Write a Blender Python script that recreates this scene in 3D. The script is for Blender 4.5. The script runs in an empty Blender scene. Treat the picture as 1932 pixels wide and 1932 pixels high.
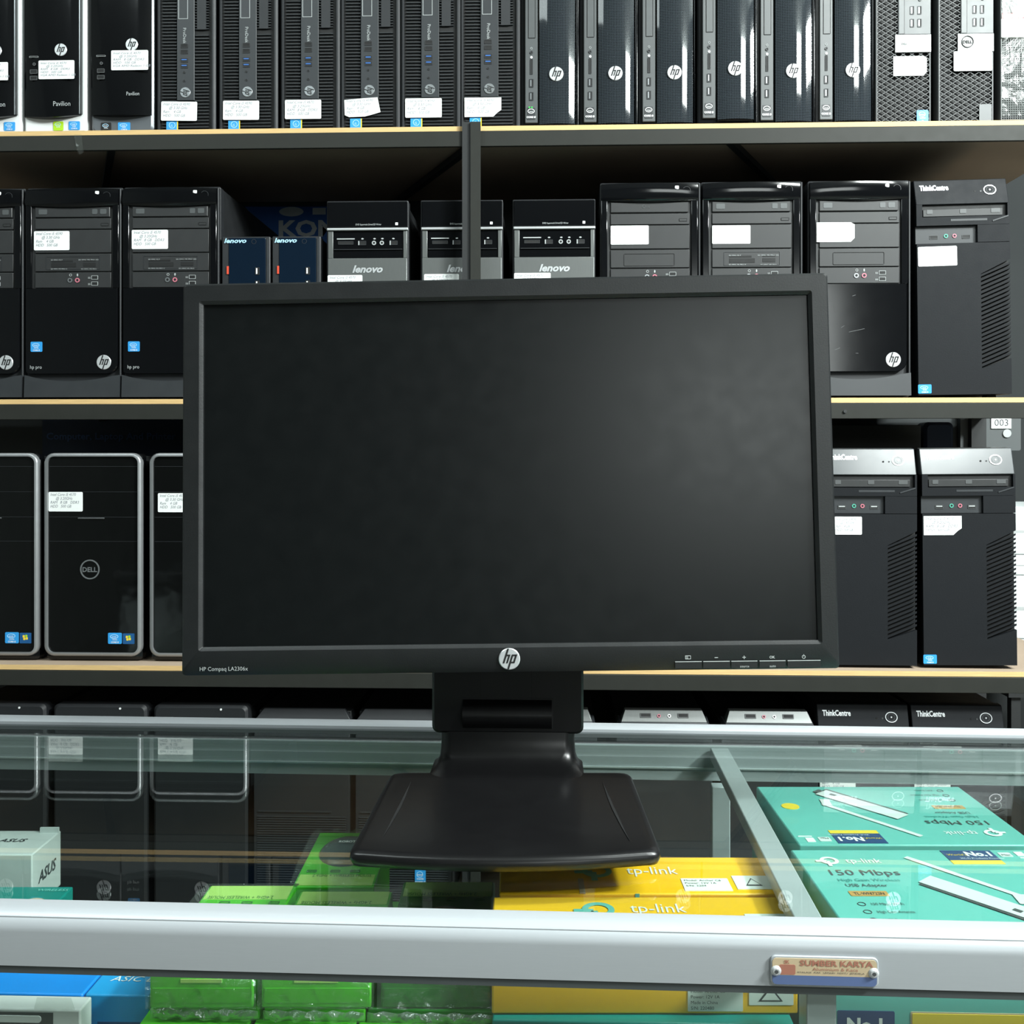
import bpy, bmesh, math, random
from mathutils import Vector, Matrix, Euler
random.seed(7)
PI = math.pi
S = bpy.context.scene
COL = S.collection
# ---------------------------------------------------------------- camera
FPX, HOR, YAW = 1932.0, 860.0, math.radians(2.0)     # focal length and horizon in photo pixels
CAMZ = 1.254
cam = bpy.data.cameras.new('camera'); co = bpy.data.objects.new('camera', cam); COL.objects.link(co)
co.location = (0, 0, CAMZ); co.rotation_euler = (PI/2, 0, YAW)
cam.sensor_width = 36; cam.sensor_height = 36; cam.lens = 36.0*FPX/1932.0
cam.shift_y = -(966-HOR)/1932.0; cam.clip_start = .02
S.camera = co
# ---------------------------------------------------------------- view, world, lights
S.view_settings.view_transform = 'Standard'; S.view_settings.look = 'None'
S.view_settings.gamma = 1; S.view_settings.use_curve_mapping = False
S.view_settings.exposure = 0.0
w = bpy.data.worlds.new('world'); S.world = w; w.use_nodes = True
w.node_tree.nodes['Background'].inputs[0].default_value = (.75, .9, 1, 1)
w.node_tree.nodes['Background'].inputs[1].default_value = .10
def area(name, loc, target, sx, sy, power, col=(.93, 1, .98)):
    l = bpy.data.lights.new(name, 'AREA'); l.shape = 'RECTANGLE'; l.size = sx; l.size_y = sy; l.energy = power; l.color = col
    o = bpy.data.objects.new(name, l); COL.objects.link(o); o.location = loc
    d = Vector(target)-Vector(loc); o.rotation_euler = d.to_track_quat('-Z', 'Y').to_euler()
    return o
area('ceiling_tube_light', (1.15, .60, 2.75), (1.0, 1.1, 1.0), .9, .12, 50)
area('side_ceiling_light', (2.3, -.15, 2.92), (.5, 1.0, .95), .55, .24, 185)
area('glare_ceiling_light', (1.62, -1.0, 3.02), (.7, 1.5, 1.5), .5, .30, 48)
area('shop_front_light', (1.4, -4.0, 2.05), (.3, 1.2, 1.2), 1.3, .9, 26)
area('left_ceiling_light', (-1.3, .42, 2.95), (-.7, 1.5, 1.0), 1.6, .5, 22, (.88, 1, 1))
# ---------------------------------------------------------------- pixel -> place helpers
def ray(px, py):
    u = (px-966)/FPX; v = (HOR-py)/FPX
    return Vector((math.cos(YAW)*u - math.sin(YAW), math.sin(YAW)*u + math.cos(YAW), v))
def at(px, py, Y):
    d = ray(px, py); t = Y/d.y
    return Vector((d.x*t, Y, CAMZ+d.z*t))
def atz(px, py, z):
    d = ray(px, py); t = (z-CAMZ)/d.z
    return Vector((d.x*t, d.y*t, z))
# ---------------------------------------------------------------- materials
def lin(c):
    c /= 255.0
    return c/12.92 if c <= .04045 else ((c+.055)/1.055)**2.4
def hexc(h): return tuple(lin(int(h[i:i+2], 16)) for i in (0, 2, 4))+(1,)
MATS = {}
def mat(name, hx, rough=.5, metal=0, amt=.06, scale=60, bump=0, bscale=30, coat=0, spec=.5, wave=None, stretch=None):
    m = bpy.data.materials.new(name); m.use_nodes = True; MATS[name] = m
    n = m.node_tree.nodes; L = m.node_tree.links; b = n['Principled BSDF']
    c = hexc(hx)
    tc = n.new('ShaderNodeTexCoord'); mp = n.new('ShaderNodeMapping'); L.new(tc.outputs['Object'], mp.inputs[0])
    if stretch: mp.inputs['Scale'].default_value = stretch
    nz = n.new('ShaderNodeTexNoise'); nz.inputs['Scale'].default_value = scale; nz.inputs['Detail'].default_value = 4
    L.new(mp.outputs[0], nz.inputs[0])
    mx = n.new('ShaderNodeMix'); mx.data_type = 'RGBA'
    mx.inputs[6].default_value = tuple(min(1, x*(1-amt)) for x in c[:3])+(1,)
    mx.inputs[7].default_value = tuple(min(1, x*(1+amt)) for x in c[:3])+(1,)
    L.new(nz.outputs[0], mx.inputs[0]); L.new(mx.outputs[2], b.inputs['Base Color'])
    mr = n.new('ShaderNodeMapRange'); mr.inputs[3].default_value = max(.01, rough*.85); mr.inputs[4].default_value = min(1, rough*1.15)
    L.new(nz.outputs[0], mr.inputs[0]); L.new(mr.outputs[0], b.inputs['Roughness'])
    b.inputs['Metallic'].default_value = metal
    b.inputs['Specular IOR Level'].default_value = spec
    b.inputs['Coat Weight'].default_value = coat
    if bump:
        bn = n.new('ShaderNodeTexNoise'); bn.inputs['Scale'].default_value = bscale; bn.inputs['Detail'].default_value = 2
        L.new(mp.outputs[0], bn.inputs[0])
        bp = n.new('ShaderNodeBump'); bp.inputs['Strength'].default_value = bump; bp.inputs['Distance'].default_value = .002
        L.new(bn.outputs[0], bp.inputs['Height']); L.new(bp.outputs[0], b.inputs['Normal'])
    return m
def glass(name, tint, base=.04, strength=1.0, rough=0.0):
    m = bpy.data.materials.new(name); m.use_nodes = True; MATS[name] = m
    n = m.node_tree.nodes; L = m.node_tree.links; n.remove(n['Principled BSDF']); out = n['Material Output']
    g = n.new('ShaderNodeNewGeometry'); d = n.new('ShaderNodeVectorMath'); d.operation = 'DOT_PRODUCT'
    L.new(g.outputs['Incoming'], d.inputs[0]); L.new(g.outputs['Normal'], d.inputs[1])
    a = n.new('ShaderNodeMath'); a.operation = 'ABSOLUTE'; L.new(d.outputs['Value'], a.inputs[0])
    s = n.new('ShaderNodeMath'); s.operation = 'SUBTRACT'; s.inputs[0].default_value = 1; L.new(a.outputs[0], s.inputs[1])
    p = n.new('ShaderNodeMath'); p.operation = 'POWER'; p.inputs[1].default_value = 5; L.new(s.outputs[0], p.inputs[0])
    q = n.new('ShaderNodeMath'); q.operation = 'MULTIPLY_ADD'; q.inputs[1].default_value = (1-base)*strength; q.inputs[2].default_value = base*strength
    L.new(p.outputs[0], q.inputs[0])
    nz = n.new('ShaderNodeTexNoise'); nz.inputs['Scale'].default_value = 14
    cr = n.new('ShaderNodeMix'); cr.data_type = 'RGBA'
    cr.inputs[6].default_value = tuple(x*.985 for x in tint)+(1,); cr.inputs[7].default_value = tuple(tint)+(1,)
    L.new(nz.outputs[0], cr.inputs[0])
    t = n.new('ShaderNodeBsdfTransparent'); L.new(cr.outputs[2], t.inputs[0])
    gl = n.new('ShaderNodeBsdfGlossy'); gl.inputs['Roughness'].default_value = rough
    mx = n.new('ShaderNodeMixShader'); L.new(q.outputs[0], mx.inputs[0]); L.new(t.outputs[0], mx.inputs[1]); L.new(gl.outputs[0], mx.inputs[2])
    L.new(mx.outputs[0], out.inputs[0])
    return m
def film(name, body=.10, bump=.8, scale=22):
    """thin clear plastic wrap: mostly transparent, a little milky, crinkled gloss"""
    m = bpy.data.materials.new(name); m.use_nodes = True; MATS[name] = m
    n = m.node_tree.nodes; L = m.node_tree.links; n.remove(n['Principled BSDF']); out = n['Material Output']
    tc = n.new('ShaderNodeTexCoord'); nz = n.new('ShaderNodeTexNoise'); nz.inputs['Scale'].default_value = scale; nz.inputs['Detail'].default_value = 5; nz.inputs['Distortion'].default_value = 1.5
    L.new(tc.outputs['Object'], nz.inputs[0])
    bp = n.new('ShaderNodeBump'); bp.inputs['Strength'].default_value = bump; bp.inputs['Distance'].default_value = .01; L.new(nz.outputs[0], bp.inputs['Height'])
    t = n.new('ShaderNodeBsdfTransparent'); t.inputs[0].default_value = (.97, .98, .97, 1)
    gl = n.new('ShaderNodeBsdfGlossy'); gl.inputs['Roughness'].default_value = .12; L.new(bp.outputs[0], gl.inputs['Normal'])
    df = n.new('ShaderNodeBsdfDiffuse'); df.inputs[0].default_value = (.8, .85, .82, 1)
    m1 = n.new('ShaderNodeMixShader'); m1.inputs[0].default_value = .7; L.new(df.outputs[0], m1.inputs[1]); L.new(gl.outputs[0], m1.inputs[2])
    m2 = n.new('ShaderNodeMixShader'); m2.inputs[0].default_value = body; L.new(t.outputs[0], m2.inputs[1]); L.new(m1.outputs[0], m2.inputs[2])
    L.new(m2.outputs[0], out.inputs[0])
    return m
mat('matte_black', '1b1d20', .55); mat('steel_black', '151719', .6); mat('deep_black', '060708', .7)
mat('gloss_black', '0a0b0d', .10, bump=.03, bscale=8); mat('gloss_navy', '0b1826', .12)
mat('film_black', '090a0a', .08, bump=.5, bscale=14)
mat('bay_grey', '242526', .5); mat('dark_grey', '26292c', .5); mat('mid_grey', '47494a', .5)
mat('strip_grey', '484b4c', .45); mat('chin_grey', '5c6064', .35, metal=.3); mat('silver', 'a9adb0', .32, metal=.8)
mat('bright_silver', 'd5d8da', .3, metal=.5); mat('white_plastic', 'd4d6d6', .35); mat('frame_silver', '9a9c9e', .35, metal=.6)
mat('silver_top', '4c4f51', .19, spec=.3); mat('brushed', '6f7271', .38, metal=.6, stretch=(40, 1, 1), amt=.12); mat('logo_white', 'e6e8e8', .4); mat('print_grey', 'a2a6a6', .6)
mat('print_dark', '3c4044', .6); mat('label_paper', 'dfe2e0', .7, amt=.03); mat('ink', '7d8088', .8)
mat('sticker_blue', '2f8fd0', .4); mat('sticker_light', 'a9d4ee', .4); mat('sticker_lime', '9fc91e', .4); mat('sticker_yellow', 'e4c53a', .4)
mat('usb_blue', '2d5ea0', .5); mat('led_green', '35c84a', .4); mat('jack_pink', 'b56a78', .4); mat('jack_green', '4a9a86', .4)
mat('red', 'b8323a', .4); mat('orange_red', 'd2492f', .5); mat('thinkcentre_black', '15171a', .6, spec=.15, bump=.05, bscale=500)
mat('monitor_black', '161819', .42, bump=.04, bscale=700); mat('screen', '080b0c', .31, amt=.02); mat('stand_black', '0e0e0f', .30)
mat('plywood_edge', 'c9a873', .7, amt=.3, scale=30, stretch=(1, 1, 30)); mat('plywood', '9c8a78', .8, amt=.25, scale=6)
mat('rack_paint', '272825', .55, amt=.08, spec=.22); mat('rack_dark', '1d1f20', .6)
mat('aluminium', 'a8adb1', .36, metal=.12, amt=.03, stretch=(1, 30, 30)); mat('gasket', '43494a', .5)
mat('teal', '66b1a9', .35, amt=.03); mat('teal_light', '7fd6ca', .4); mat('teal_dark', '14817a', .4); mat('yellow', 'f6ba1c', .4, amt=.04)
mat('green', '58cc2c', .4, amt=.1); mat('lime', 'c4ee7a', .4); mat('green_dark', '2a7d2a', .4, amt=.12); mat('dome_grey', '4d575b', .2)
mat('carton_white', 'c9cfcf', .6); mat('box_blue', '0f7fd6', .4); mat('box_cyan', '1e95d8', .4); mat('box_dark_blue', '1b4f80', .4); mat('navy', '26406e', .5)
mat('banner_blue', '1d56a0', .6); mat('banner_dark', '0f2038', .6); mat('banner_print', 'b9c2c6', .6); mat('banner_print_dim', '33507e', .6)
mat('plate_tan', 'c3b090', .35); mat('plate_blue', '5a6c96', .35); mat('plate_red', 'a8705e', .5)
mat('carton_grey', '4b4f50', .7); mat('wall_paint', '232728', .8, amt=.1, scale=3); mat('floor_tile', '77776f', .4, amt=.15, scale=4)
mat('wall_shop', '7a807e', .8, amt=.15, scale=3); mat('ceiling_paint', 'a4aaa8', .9); mat('wall_dark', '303435', .8, amt=.2, scale=3); mat('olive', '4c5526', .8, amt=.5, scale=3)
mat('orange_print', 'b98d52', .5)
glass('counter_glass', (.925, .972, .95)); glass('clear_front', (.93, .97, .95))
film('plastic_wrap', .30, 1.0, 26); film('thin_wrap', .10, .9, 16); film('light_wrap', .025, .6, 9); film('mouse_wrap', .07, 1.0, 40)
# glossy black panel with a fine dimpled pattern
def dimple():
    m = mat('dimpled_gloss', '0c0e11', .035); n = m.node_tree.nodes; L = m.node_tree.links; b = n['Principled BSDF']
    tc = n.new('ShaderNodeTexCoord'); sp = n.new('ShaderNodeSeparateXYZ'); L.new(tc.outputs['Object'], sp.inputs[0])
    outs = []
    for ax in (0, 2):
        a = n.new('ShaderNodeMath'); a.operation = 'MULTIPLY'; a.inputs[1].default_value = 2*PI/.0027; L.new(sp.outputs[ax], a.inputs[0])
        s = n.new('ShaderNodeMath'); s.operation = 'SINE'; L.new(a.outputs[0], s.inputs[0]); outs.append(s)
    mu = n.new('ShaderNodeMath'); mu.operation = 'MAXIMUM'; L.new(outs[0].outputs[0], mu.inputs[0]); L.new(outs[1].outputs[0], mu.inputs[1])
    bp = n.new('ShaderNodeBump'); bp.inputs['Strength'].default_value = .06; bp.inputs['Distance'].default_value = .0002
    L.new(mu.outputs[0], bp.inputs['Height'])
    cm = n.new('ShaderNodeMix'); cm.data_type = 'RGBA'; cm.inputs[6].default_value = hexc('101214'); cm.inputs[7].default_value = hexc('33393e')
    mr = n.new('ShaderNodeMapRange'); mr.inputs[1].default_value = .2; mr.inputs[2].default_value = 1; L.new(mu.outputs[0], mr.inputs[0])
    L.new(mr.outputs[0], cm.inputs[0]); L.new(cm.outputs[2], b.inputs['Base Color'])
dimple()
# ---------------------------------------------------------------- mesh builder
GL = {}
def glyphs(s, shear=0, bold=0):
    key = (s, shear, bold)
    if key in GL: return GL[key]
    c = bpy.data.curves.new('t', 'FONT'); c.body = s; c.size = 1; c.shear = shear; c.offset = bold; c.resolution_u = 2
    o = bpy.data.objects.new('t', c); COL.objects.link(o)
    dg = bpy.context.evaluated_depsgraph_get(); dg.update()
    me = bpy.data.meshes.new_from_object(o.evaluated_get(dg))
    vs = [tuple(v.co[:2]) for v in me.vertices]; fs = [tuple(p.vertices) for p in me.polygons]
    bpy.data.objects.remove(o); bpy.data.curves.remove(c); bpy.data.meshes.remove(me)
    GL[key] = (vs, fs); return GL[key]
def rrpts(x0, x1, z0, z1, r, n=5):
    if not isinstance(r, (tuple, list)): r = (r,)*4         # tl tr br bl
    out = []
    for (cx, cz, rr, a0) in ((x0+r[0], z1-r[0], r[0], PI), (x1-r[1], z1-r[1], r[1], PI/2), (x1-r[2], z0+r[2], r[2], 0), (x0+r[3], z0+r[3], r[3], -PI/2)):
        if rr <= 0: out.append((cx, cz)); continue
        for k in range(n+1):
            a = a0-(PI/2)*k/n; out.append((cx+rr*math.cos(a), cz+rr*math.sin(a)))
    return out
class MB:
    def __init__(s): s.v = []; s.f = []; s.m = []; s.mats = []
    def mi(s, m):
        if m not in s.mats: s.mats.append(m)
        return s.mats.index(m)
    def add(s, vs, fs, m):
        b = len(s.v); s.v += [tuple(v) for v in vs]; k = s.mi(m)
        for f in fs: s.f.append(tuple(i+b for i in f)); s.m.append(k)
        return s
    def box(s, x0, x1, y0, y1, z0, z1, m):
        return s.add([(x, y, z) for x in (x0, x1) for y in (y0, y1) for z in (z0, z1)],
                     [(0, 1, 3, 2), (4, 6, 7, 5), (0, 4, 5, 1), (2, 3, 7, 6), (0, 2, 6, 4), (1, 5, 7, 3)], m)
    def rings(s, rs, m, caps=True):
        n = len(rs[0]); vs = [p for r in rs for p in r]; fs = []
        for i in range(len(rs)-1):
            for k in range(n): fs.append((i*n+k, i*n+(k+1) % n, (i+1)*n+(k+1) % n, (i+1)*n+k))
        if caps: fs.append(tuple(range(n))); fs.append(tuple((len(rs)-1)*n+k for k in range(n)))
        return s.add(vs, fs, m)
    def poly(s, pts, y0, y1, m, c=0):
        if c:
            cx = sum(p[0] for p in pts)/len(pts); cz = sum(p[1] for p in pts)/len(pts)
            hx = max(p[0] for p in pts)-cx; hz = max(p[1] for p in pts)-cz
            ins = [(cx+(p[0]-cx)*(1-c/hx), cz+(p[1]-cz)*(1-c/hz)) for p in pts]
            return s.rings([[(p[0], y0, p[1]) for p in ins], [(p[0], y0+c, p[1]) for p in pts], [(p[0], y1, p[1]) for p in pts]], m)
        return s.rings([[(p[0], y0, p[1]) for p in pts], [(p[0], y1, p[1]) for p in pts]], m)
    def rr(s, x0, x1, z0, z1, r, y0, y1, m, c=0, n=5): return s.poly(rrpts(x0, x1, z0, z1, r, n), y0, y1, m, c)
    def frame(s, x0, x1, z0, z1, r, t, y0, y1, m, c=0):
        o = rrpts(x0, x1, z0, z1, r); i = rrpts(x0+t, x1-t, z0+t, z1-t, max(r-t, .0002) if not isinstance(r, tuple) else tuple(max(a-t, .0002) for a in r))
        o2 = rrpts(x0+c, x1-c, z0+c, z1-c, max(r-c, .0002) if not isinstance(r, tuple) else tuple(max(a-c, .0002) for a in r)); n = len(o)
        R = [[(p[0], y1, p[1]) for p in o], [(p[0], y0+c, p[1]) for p in o], [(p[0], y0, p[1]) for p in o2], [(p[0], y0, p[1]) for p in i], [(p[0], y1, p[1]) for p in i]]
        R.append(R[0]); return s.rings(R, m, False)
    def disc(s, cx, cz, r, y0, y1, m, n=24, c=0, ry=None):
        ry = ry or r
        return s.poly([(cx+r*math.cos(2*PI*k/n), cz+ry*math.sin(2*PI*k/n)) for k in range(n)], y0, y1, m, c)
    def ring(s, cx, cz, r, t, y0, y1, m, n=28, ry=None):
        ry = ry or r
        def c(a, b, y): return [(cx+a*math.cos(2*PI*k/n), y, cz+b*math.sin(2*PI*k/n)) for k in range(n)]
        R = [c(r, ry, y1), c(r, ry, y0), c(r-t, ry-t, y0), c(r-t, ry-t, y1)]; R.append(R[0])
        return s.rings(R, m, False)
    def text(s, t, x, z, size, y, m, al='l', shear=0, bold=0, rot=0, sx=1.0, fitw=None):
        vs, fs = glyphs(t, shear, bold)
        if not vs: return s
        a = min(v[0] for v in vs); b = max(v[0] for v in vs)
        if fitw: sx = fitw/((b-a)*size)
        off = {'l': a, 'c': (a+b)/2, 'r': b}[al]; ca, sa = math.cos(rot), math.sin(rot)
        P = []
        for v in vs:
            p, q = (v[0]-off)*size*sx, v[1]*size
            P.append((x+p*ca-q*sa, y, z+p*sa+q*ca))
        return s.add(P, fs, m)
    def tube(s, pts, r, m, n=8):
        R = []
        for i, p in enumerate(pts):
            p = Vector(p); a = Vector(pts[max(i-1, 0)]); b = Vector(pts[min(i+1, len(pts)-1)]); d = (b-a).normalized()
            u = d.orthogonal().normalized() if i == 0 else (u-d*u.dot(d)).normalized(); v = d.cross(u)
            R.append([tuple(p+u*r*math.cos(2*PI*k/n)+v*r*math.sin(2*PI*k/n)) for k in range(n)])
        return s.rings(R, m)
    def build(s, name, parent=None, bevel=0, loc=None, rot=None, smooth=35, label=None):
        me = bpy.data.meshes.new(name); me.from_pydata(s.v, [], s.f)
        for m in s.mats: me.materials.append(MATS[m])
        for p, k in zip(me.polygons, s.m): p.material_index = k
        b = bmesh.new(); b.from_mesh(me); bmesh.ops.recalc_face_normals(b, faces=b.faces); b.to_mesh(me); b.free()
        if smooth: me.shade_smooth(); me.set_sharp_from_angle(angle=math.radians(smooth))
        o = bpy.data.objects.new(name, me); COL.objects.link(o)
        if parent: o.parent = parent
        if loc: o.location = loc
        if rot: o.rotation_euler = rot
        if label: o['label'] = label
        if bevel:
            bv = o.modifiers.new('bevel', 'BEVEL'); bv.width = bevel; bv.segments = 2; bv.limit_method = 'ANGLE'; bv.angle_limit = math.radians(50)
        return o
def thing(name, label, cat, loc=(0, 0, 0), rot=(0, 0, 0), group=None):
    o = bpy.data.objects.new(name, None); COL.objects.link(o); o.empty_display_size = .05
    o.location = loc; o.rotation_euler = rot; o['label'] = label; o['category'] = cat
    if group: o['group'] = group
    return o
def tag(o, label, cat, group=None):
    o['label'] = label; o['category'] = cat
    if group: o['group'] = group
    return o
def struct(o): o['kind'] = 'structure'; return o
def copy_tree(o, parent=None):
    c = o.copy(); COL.objects.link(c)
    if parent: c.parent = parent
    for ch in [x for x in KIDS.get(o.name, [])]: copy_tree(ch, c)
    return c
KIDS = {}
def index_kids(root):
    for x in COL.objects:
        if x.parent: KIDS.setdefault(x.parent.name, [])
        if x.parent and x not in KIDS[x.parent.name]: KIDS[x.parent.name].append(x)
# ---------------------------------------------------------------- shared little parts
def hp_badge(parent, cx, cz, r, y, name='logo_badge', rot=0, dark='deep_black', light='bright_silver'):
    b = MB(); b.disc(0, 0, r, -.0012, 0, light, 32, c=min(.0006, r*.1))
    def bar(x0, x1, z0, z1):
        pts = []
        for (x, z) in ((x0, z0), (x1, z0), (x1, z1), (x0, z1)): pts.append(((x+.33*z)*r, -.0014, z*r))
        b.add(pts, [(0, 1, 2, 3)], dark)
    bar(-.50, -.33, -.38, .96); bar(-.34, -.02, .27, .42); bar(-.18, -.02, -.38, .34)
    bar(.10, .27, -.96, .42); bar(.26, .60, .27, .42); bar(.44, .61, -.38, .42); bar(.26, .5, -.38, -.24)
    return b.build(name, parent, loc=(cx, y, cz), rot=(0, rot, 0))
def dell_badge(parent, cx, cz, r, y, col='print_grey', name='logo_badge'):
    b = MB(); b.ring(0, 0, r, r*.13, -.0008, 0, col); b.text('DELL', 0, -r*.24, r*.66, -.0006, col, 'c', bold=.03, fitw=r*1.5)
    return b.build(name, parent, loc=(cx, y, cz))
def cpu_sticker(parent, x0, x1, z0, z1, y, base='sticker_blue', txt='CORE i5', name='processor_sticker'):
    w, h = x1-x0, z1-z0
    b = MB(); b.rr(0, w, 0, h, min(w, h)*.1, -.0005, 0, base, n=3)
    b.ring(w*.45, h*.66, w*.30, w*.04, -.0008, -.0004, 'sticker_light', 20, ry=h*.2)
    b.text('intel', w*.45, h*.58, h*.22, -.0008, 'logo_white', 'c'); b.text('inside', w*.5, h*.32, h*.2, -.0008, 'logo_white', 'c')
    b.text(txt, w*.5, h*.08, h*.2, -.0008, 'logo_white', 'c', bold=.02)
    return b.build(name, parent, loc=(x0, y, z0))
SPECS = [["Intel Core i5 4590", "   @ 3.30 GHz", "Ram    4 GB", "HDD   500 GB"], ["Intel Core i5 4570", "     @ 3.20GHz", "RAM   8 GB   DDR3", "HDD   500 GB"],
         ["Intel Core i3 2120", "   @ 3.30 GHz", "Ram   4 GB", "HDD  250 GB"]]
def price_label(parent, x0, x1, z0, z1, y, k=0, cut=None, rot=0, extra=None, ink='ink'):
    w, h = x1-x0, z1-z0; b = MB(); pts = rrpts(0, w, 0, h, min(w, h)*.06, 3)
    if cut == 'br': pts = [(0, h), (w, h), (w, h*.35), (w*.9, h*.22), (w*.78, 0), (0, 0)]
    if cut == 'torn': pts = [(0, h*.93), (w*.5, h*.98), (w*.93, h), (w, h*.2), (w*.75, h*.08), (w*.55, 0), (w*.12, 0), (0, h*.12)]
    if cut == 'tr': pts = [(0, h), (w*.9, h), (w, h*.88), (w, h*.2), (w*.9, 0), (0, 0)]
    b.poly(pts, -.0004, 0, 'label_paper')
    ls = SPECS[k % 3]+([extra] if extra else []); n = len(ls)
    for i, l in enumerate(ls):
        b.text(l.strip(), w*(.06+.16*(l.startswith(' '))), h*(.82-i*.8/n)-.0006, h*.82/n, -.0006, ink, shear=.25, sx=min(1.15, .9*w/(h*.82/n*9.0)))
    return b.build('price_label', parent, loc=(x0, y, z0), rot=(0, rot, 0))
def port(parent, name, x0, x1, z0, z1, y, rim='bay_grey', hole='deep_black', tongue=None, t=.0008):
    b = MB(); b.frame(x0-t, x1+t, z0-t, z1+t, t, t, y-.0008, y, rim); b.box(x0, x1, y-.0004, y+.0001, z0, z1, hole)
    if tongue:
        if x1-x0 > z1-z0: b.box(x0+.001, x1-.001, y-.0008, y, z0+(z1-z0)*.5, z1-(z1-z0)*.15, tongue)
        else: b.box(x0+(x1-x0)*.15, x0+(x1-x0)*.5, y-.0008, y, z0+.001, z1-.001, tongue)
    return b.build(name, parent, smooth=0)
def jack(parent, cx, cz, r, y, rim):
    b = MB(); b.ring(cx, cz, r, r*.45, y-.001, y, rim, 16); b.disc(cx, cz, r*.55, y-.0005, y, 'deep_black', 12)
    return b.build('audio_jack', parent)
# ---------------------------------------------------------------- face frame: reference pixels -> local metres
YF = 1.70
class Face:
    def __init__(s, px0, px1, pyb, Y=YF):
        s.c = (px0+px1)/2; s.b = pyb; a, b = at(px0, pyb, Y), at(px1, pyb, Y); s.k = (b.x-a.x)/(px1-px0)
        d = ray(s.c, pyb); s.kz = (Y/d.y)/FPX; s.w = b.x-a.x
    def X(s, px): return (px-s.c)*s.k
    def Z(s, py): return (s.b-py)*s.kz
    def xz(s, px0, px1, py0, py1): return s.X(px0), s.X(px1), s.Z(py1), s.Z(py0)
SH = {1: at(966, 245, YF).z, 2: at(966, 753, YF).z, 3: at(966, 1256, YF).z}
SH[4] = SH[3]-(SH[2]-SH[3])*1.0+.02
def base_at(px0, px1, row, Y=YF):
    py = HOR-(SH[row]-CAMZ)*FPX/Y
    a = at((px0+px1)/2, py, Y); return (a.x, Y, SH[row])
def case_body(root, w, h, d=.36, y0=.022, m='steel_black', t=.0008, ft=0):
    if ft:
        for x in (-w/2+.012, w/2-.028):
            for y in (.03, d-.05): MB().box(x, x+.016, y, y+.02, -ft, 0, 'deep_black').build('foot', root, bevel=.001)
    MB().box(-w/2+t, w/2-t, y0, d, 0.0, h-.001, m).build('case', root, bevel=.0015)
# ================================================================ THE ROOM
XL, XR, YB, YN, ZC = -3.0, 3.4, 2.75, -4.2, 3.1
def wallbox(name, x0, x1, y0, y1, z0, z1, m): return struct(MB().box(x0, x1, y0, y1, z0, z1, m).build(name, smooth=0))
wallbox('floor', XL, XR, YN, YB, -.1, 0, 'floor_tile'); wallbox('ceiling', XL, XR, YN, YB, ZC, ZC+.1, 'ceiling_paint')
wallbox('wall_back', XL, XR, YB, YB+.1, 0, ZC, 'wall_paint'); wallbox('wall_front', XL, XR, YN-.1, YN, 0, ZC, 'wall_shop')
wallbox('wall_left', XL-.1, XL, YN, YB, 0, ZC, 'wall_shop'); wallbox('wall_right', XR, XR+.1, YN, YB, 0, ZC, 'wall_paint')
# ================================================================ THE RACK
RX0, RX1, RB = -1.45, .90, 2.17
rack = thing('storage_rack', 'tall dark metal rack with plywood shelves holding rows of desktop computers', 'rack', (0, 0, 0))
YL = 1.68                                            # front of the plywood and rails
for r in (1, 2, 3, 4):
    z = SH[r]
    b = MB(); b.box(RX0, RX1, YL, RB-.037, z-.008, z, 'plywood'); b.box(RX0, RX1, YL-.001, YL, z-.008, z, 'plywood_edge')
    tag(b.build('shelf_board', smooth=0), 'plywood shelf board with raw pale edge, %s in the rack' % ('topmost', 'middle one', 'lower one behind the monitor foot', 'lowest, behind the counter')[r-1], 'shelf', 'plywood shelf boards')
    b = MB(); b.box(RX0, RX1, YL-.004, YL+.002, z-.034, z-.0085, 'rack_paint'); b.box(RX0, RX1, YL+.002, YL+.03, z-.012, z-.0085, 'rack_paint')
    b.build('shelf_rail', rack, bevel=.0008)
    for x in (-.62, .0, .42):
        MB().box(-.006, .006, 0, .52, -.012, -.001, 'rack_dark').build('shelf_brace', rack, loc=(x-.12, YL+.035, z-.009), rot=(0, 0, .45 if x < .4 else -.45), smooth=0)
MB().box(RX0, RX1, RB, RB+.01, .02, 2.6, 'wall_dark').build('back_panel', rack, smooth=0)
pa, pb, pc = at(872, 400, YL-.008), at(888, 400, YL-.008), at(907, 400, YL-.008)
b = MB(); b.box(pb.x, pc.x, YL-.012, YL-.009, .02, SH[1]+.004, 'rack_paint'); b.box(pb.x, pb.x+.003, YL-.009, YL-.004, .02, SH[1]+.004, 'rack_paint')
b.box(pa.x, pb.x, YL-.008, YL-.005, .02, SH[1]+.005, 'rack_dark'); b.build('post', rack)
for x in (RX0, RX1-.03):
    if x < 0: b = MB(); b.box(x, x+.03, YL-.012, YL-.0045, .0, 2.6, 'rack_dark'); b.build('post', rack)
    MB().box(x, x+.03, RB-.035, RB-.002, .0, 2.6, 'rack_dark').build('post', rack)
p = at(1594, 776, YL-.004); MB().disc(p.x, p.z, .0028, YL-.0065, YL-.004, 'rack_dark', 12).build('bolt', rack)
# strip of clear tape hanging from the top shelf rail
p = at(140, 256, YL-.006); b = MB(); b.add([(p.x, 0, p.z), (p.x+.013, 0, p.z+.002), (p.x+.016, -.003, p.z-.03), (p.x+.008, -.004, p.z-.032)], [(0, 1, 2, 3)], 'light_wrap')
b.poly([(p.x, p.z+.002), (p.x+.012, p.z+.003), (p.x+.0165, p.z-.028), (p.x+.009, p.z-.032), (p.x+.006, p.z-.022)], -.0006, 0, 'light_wrap')
tag(b.build('tape_strip', loc=(0, YL-.0065, 0)), 'short strip of clear tape hanging from top shelf rail below white computer', 'tape')
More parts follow.
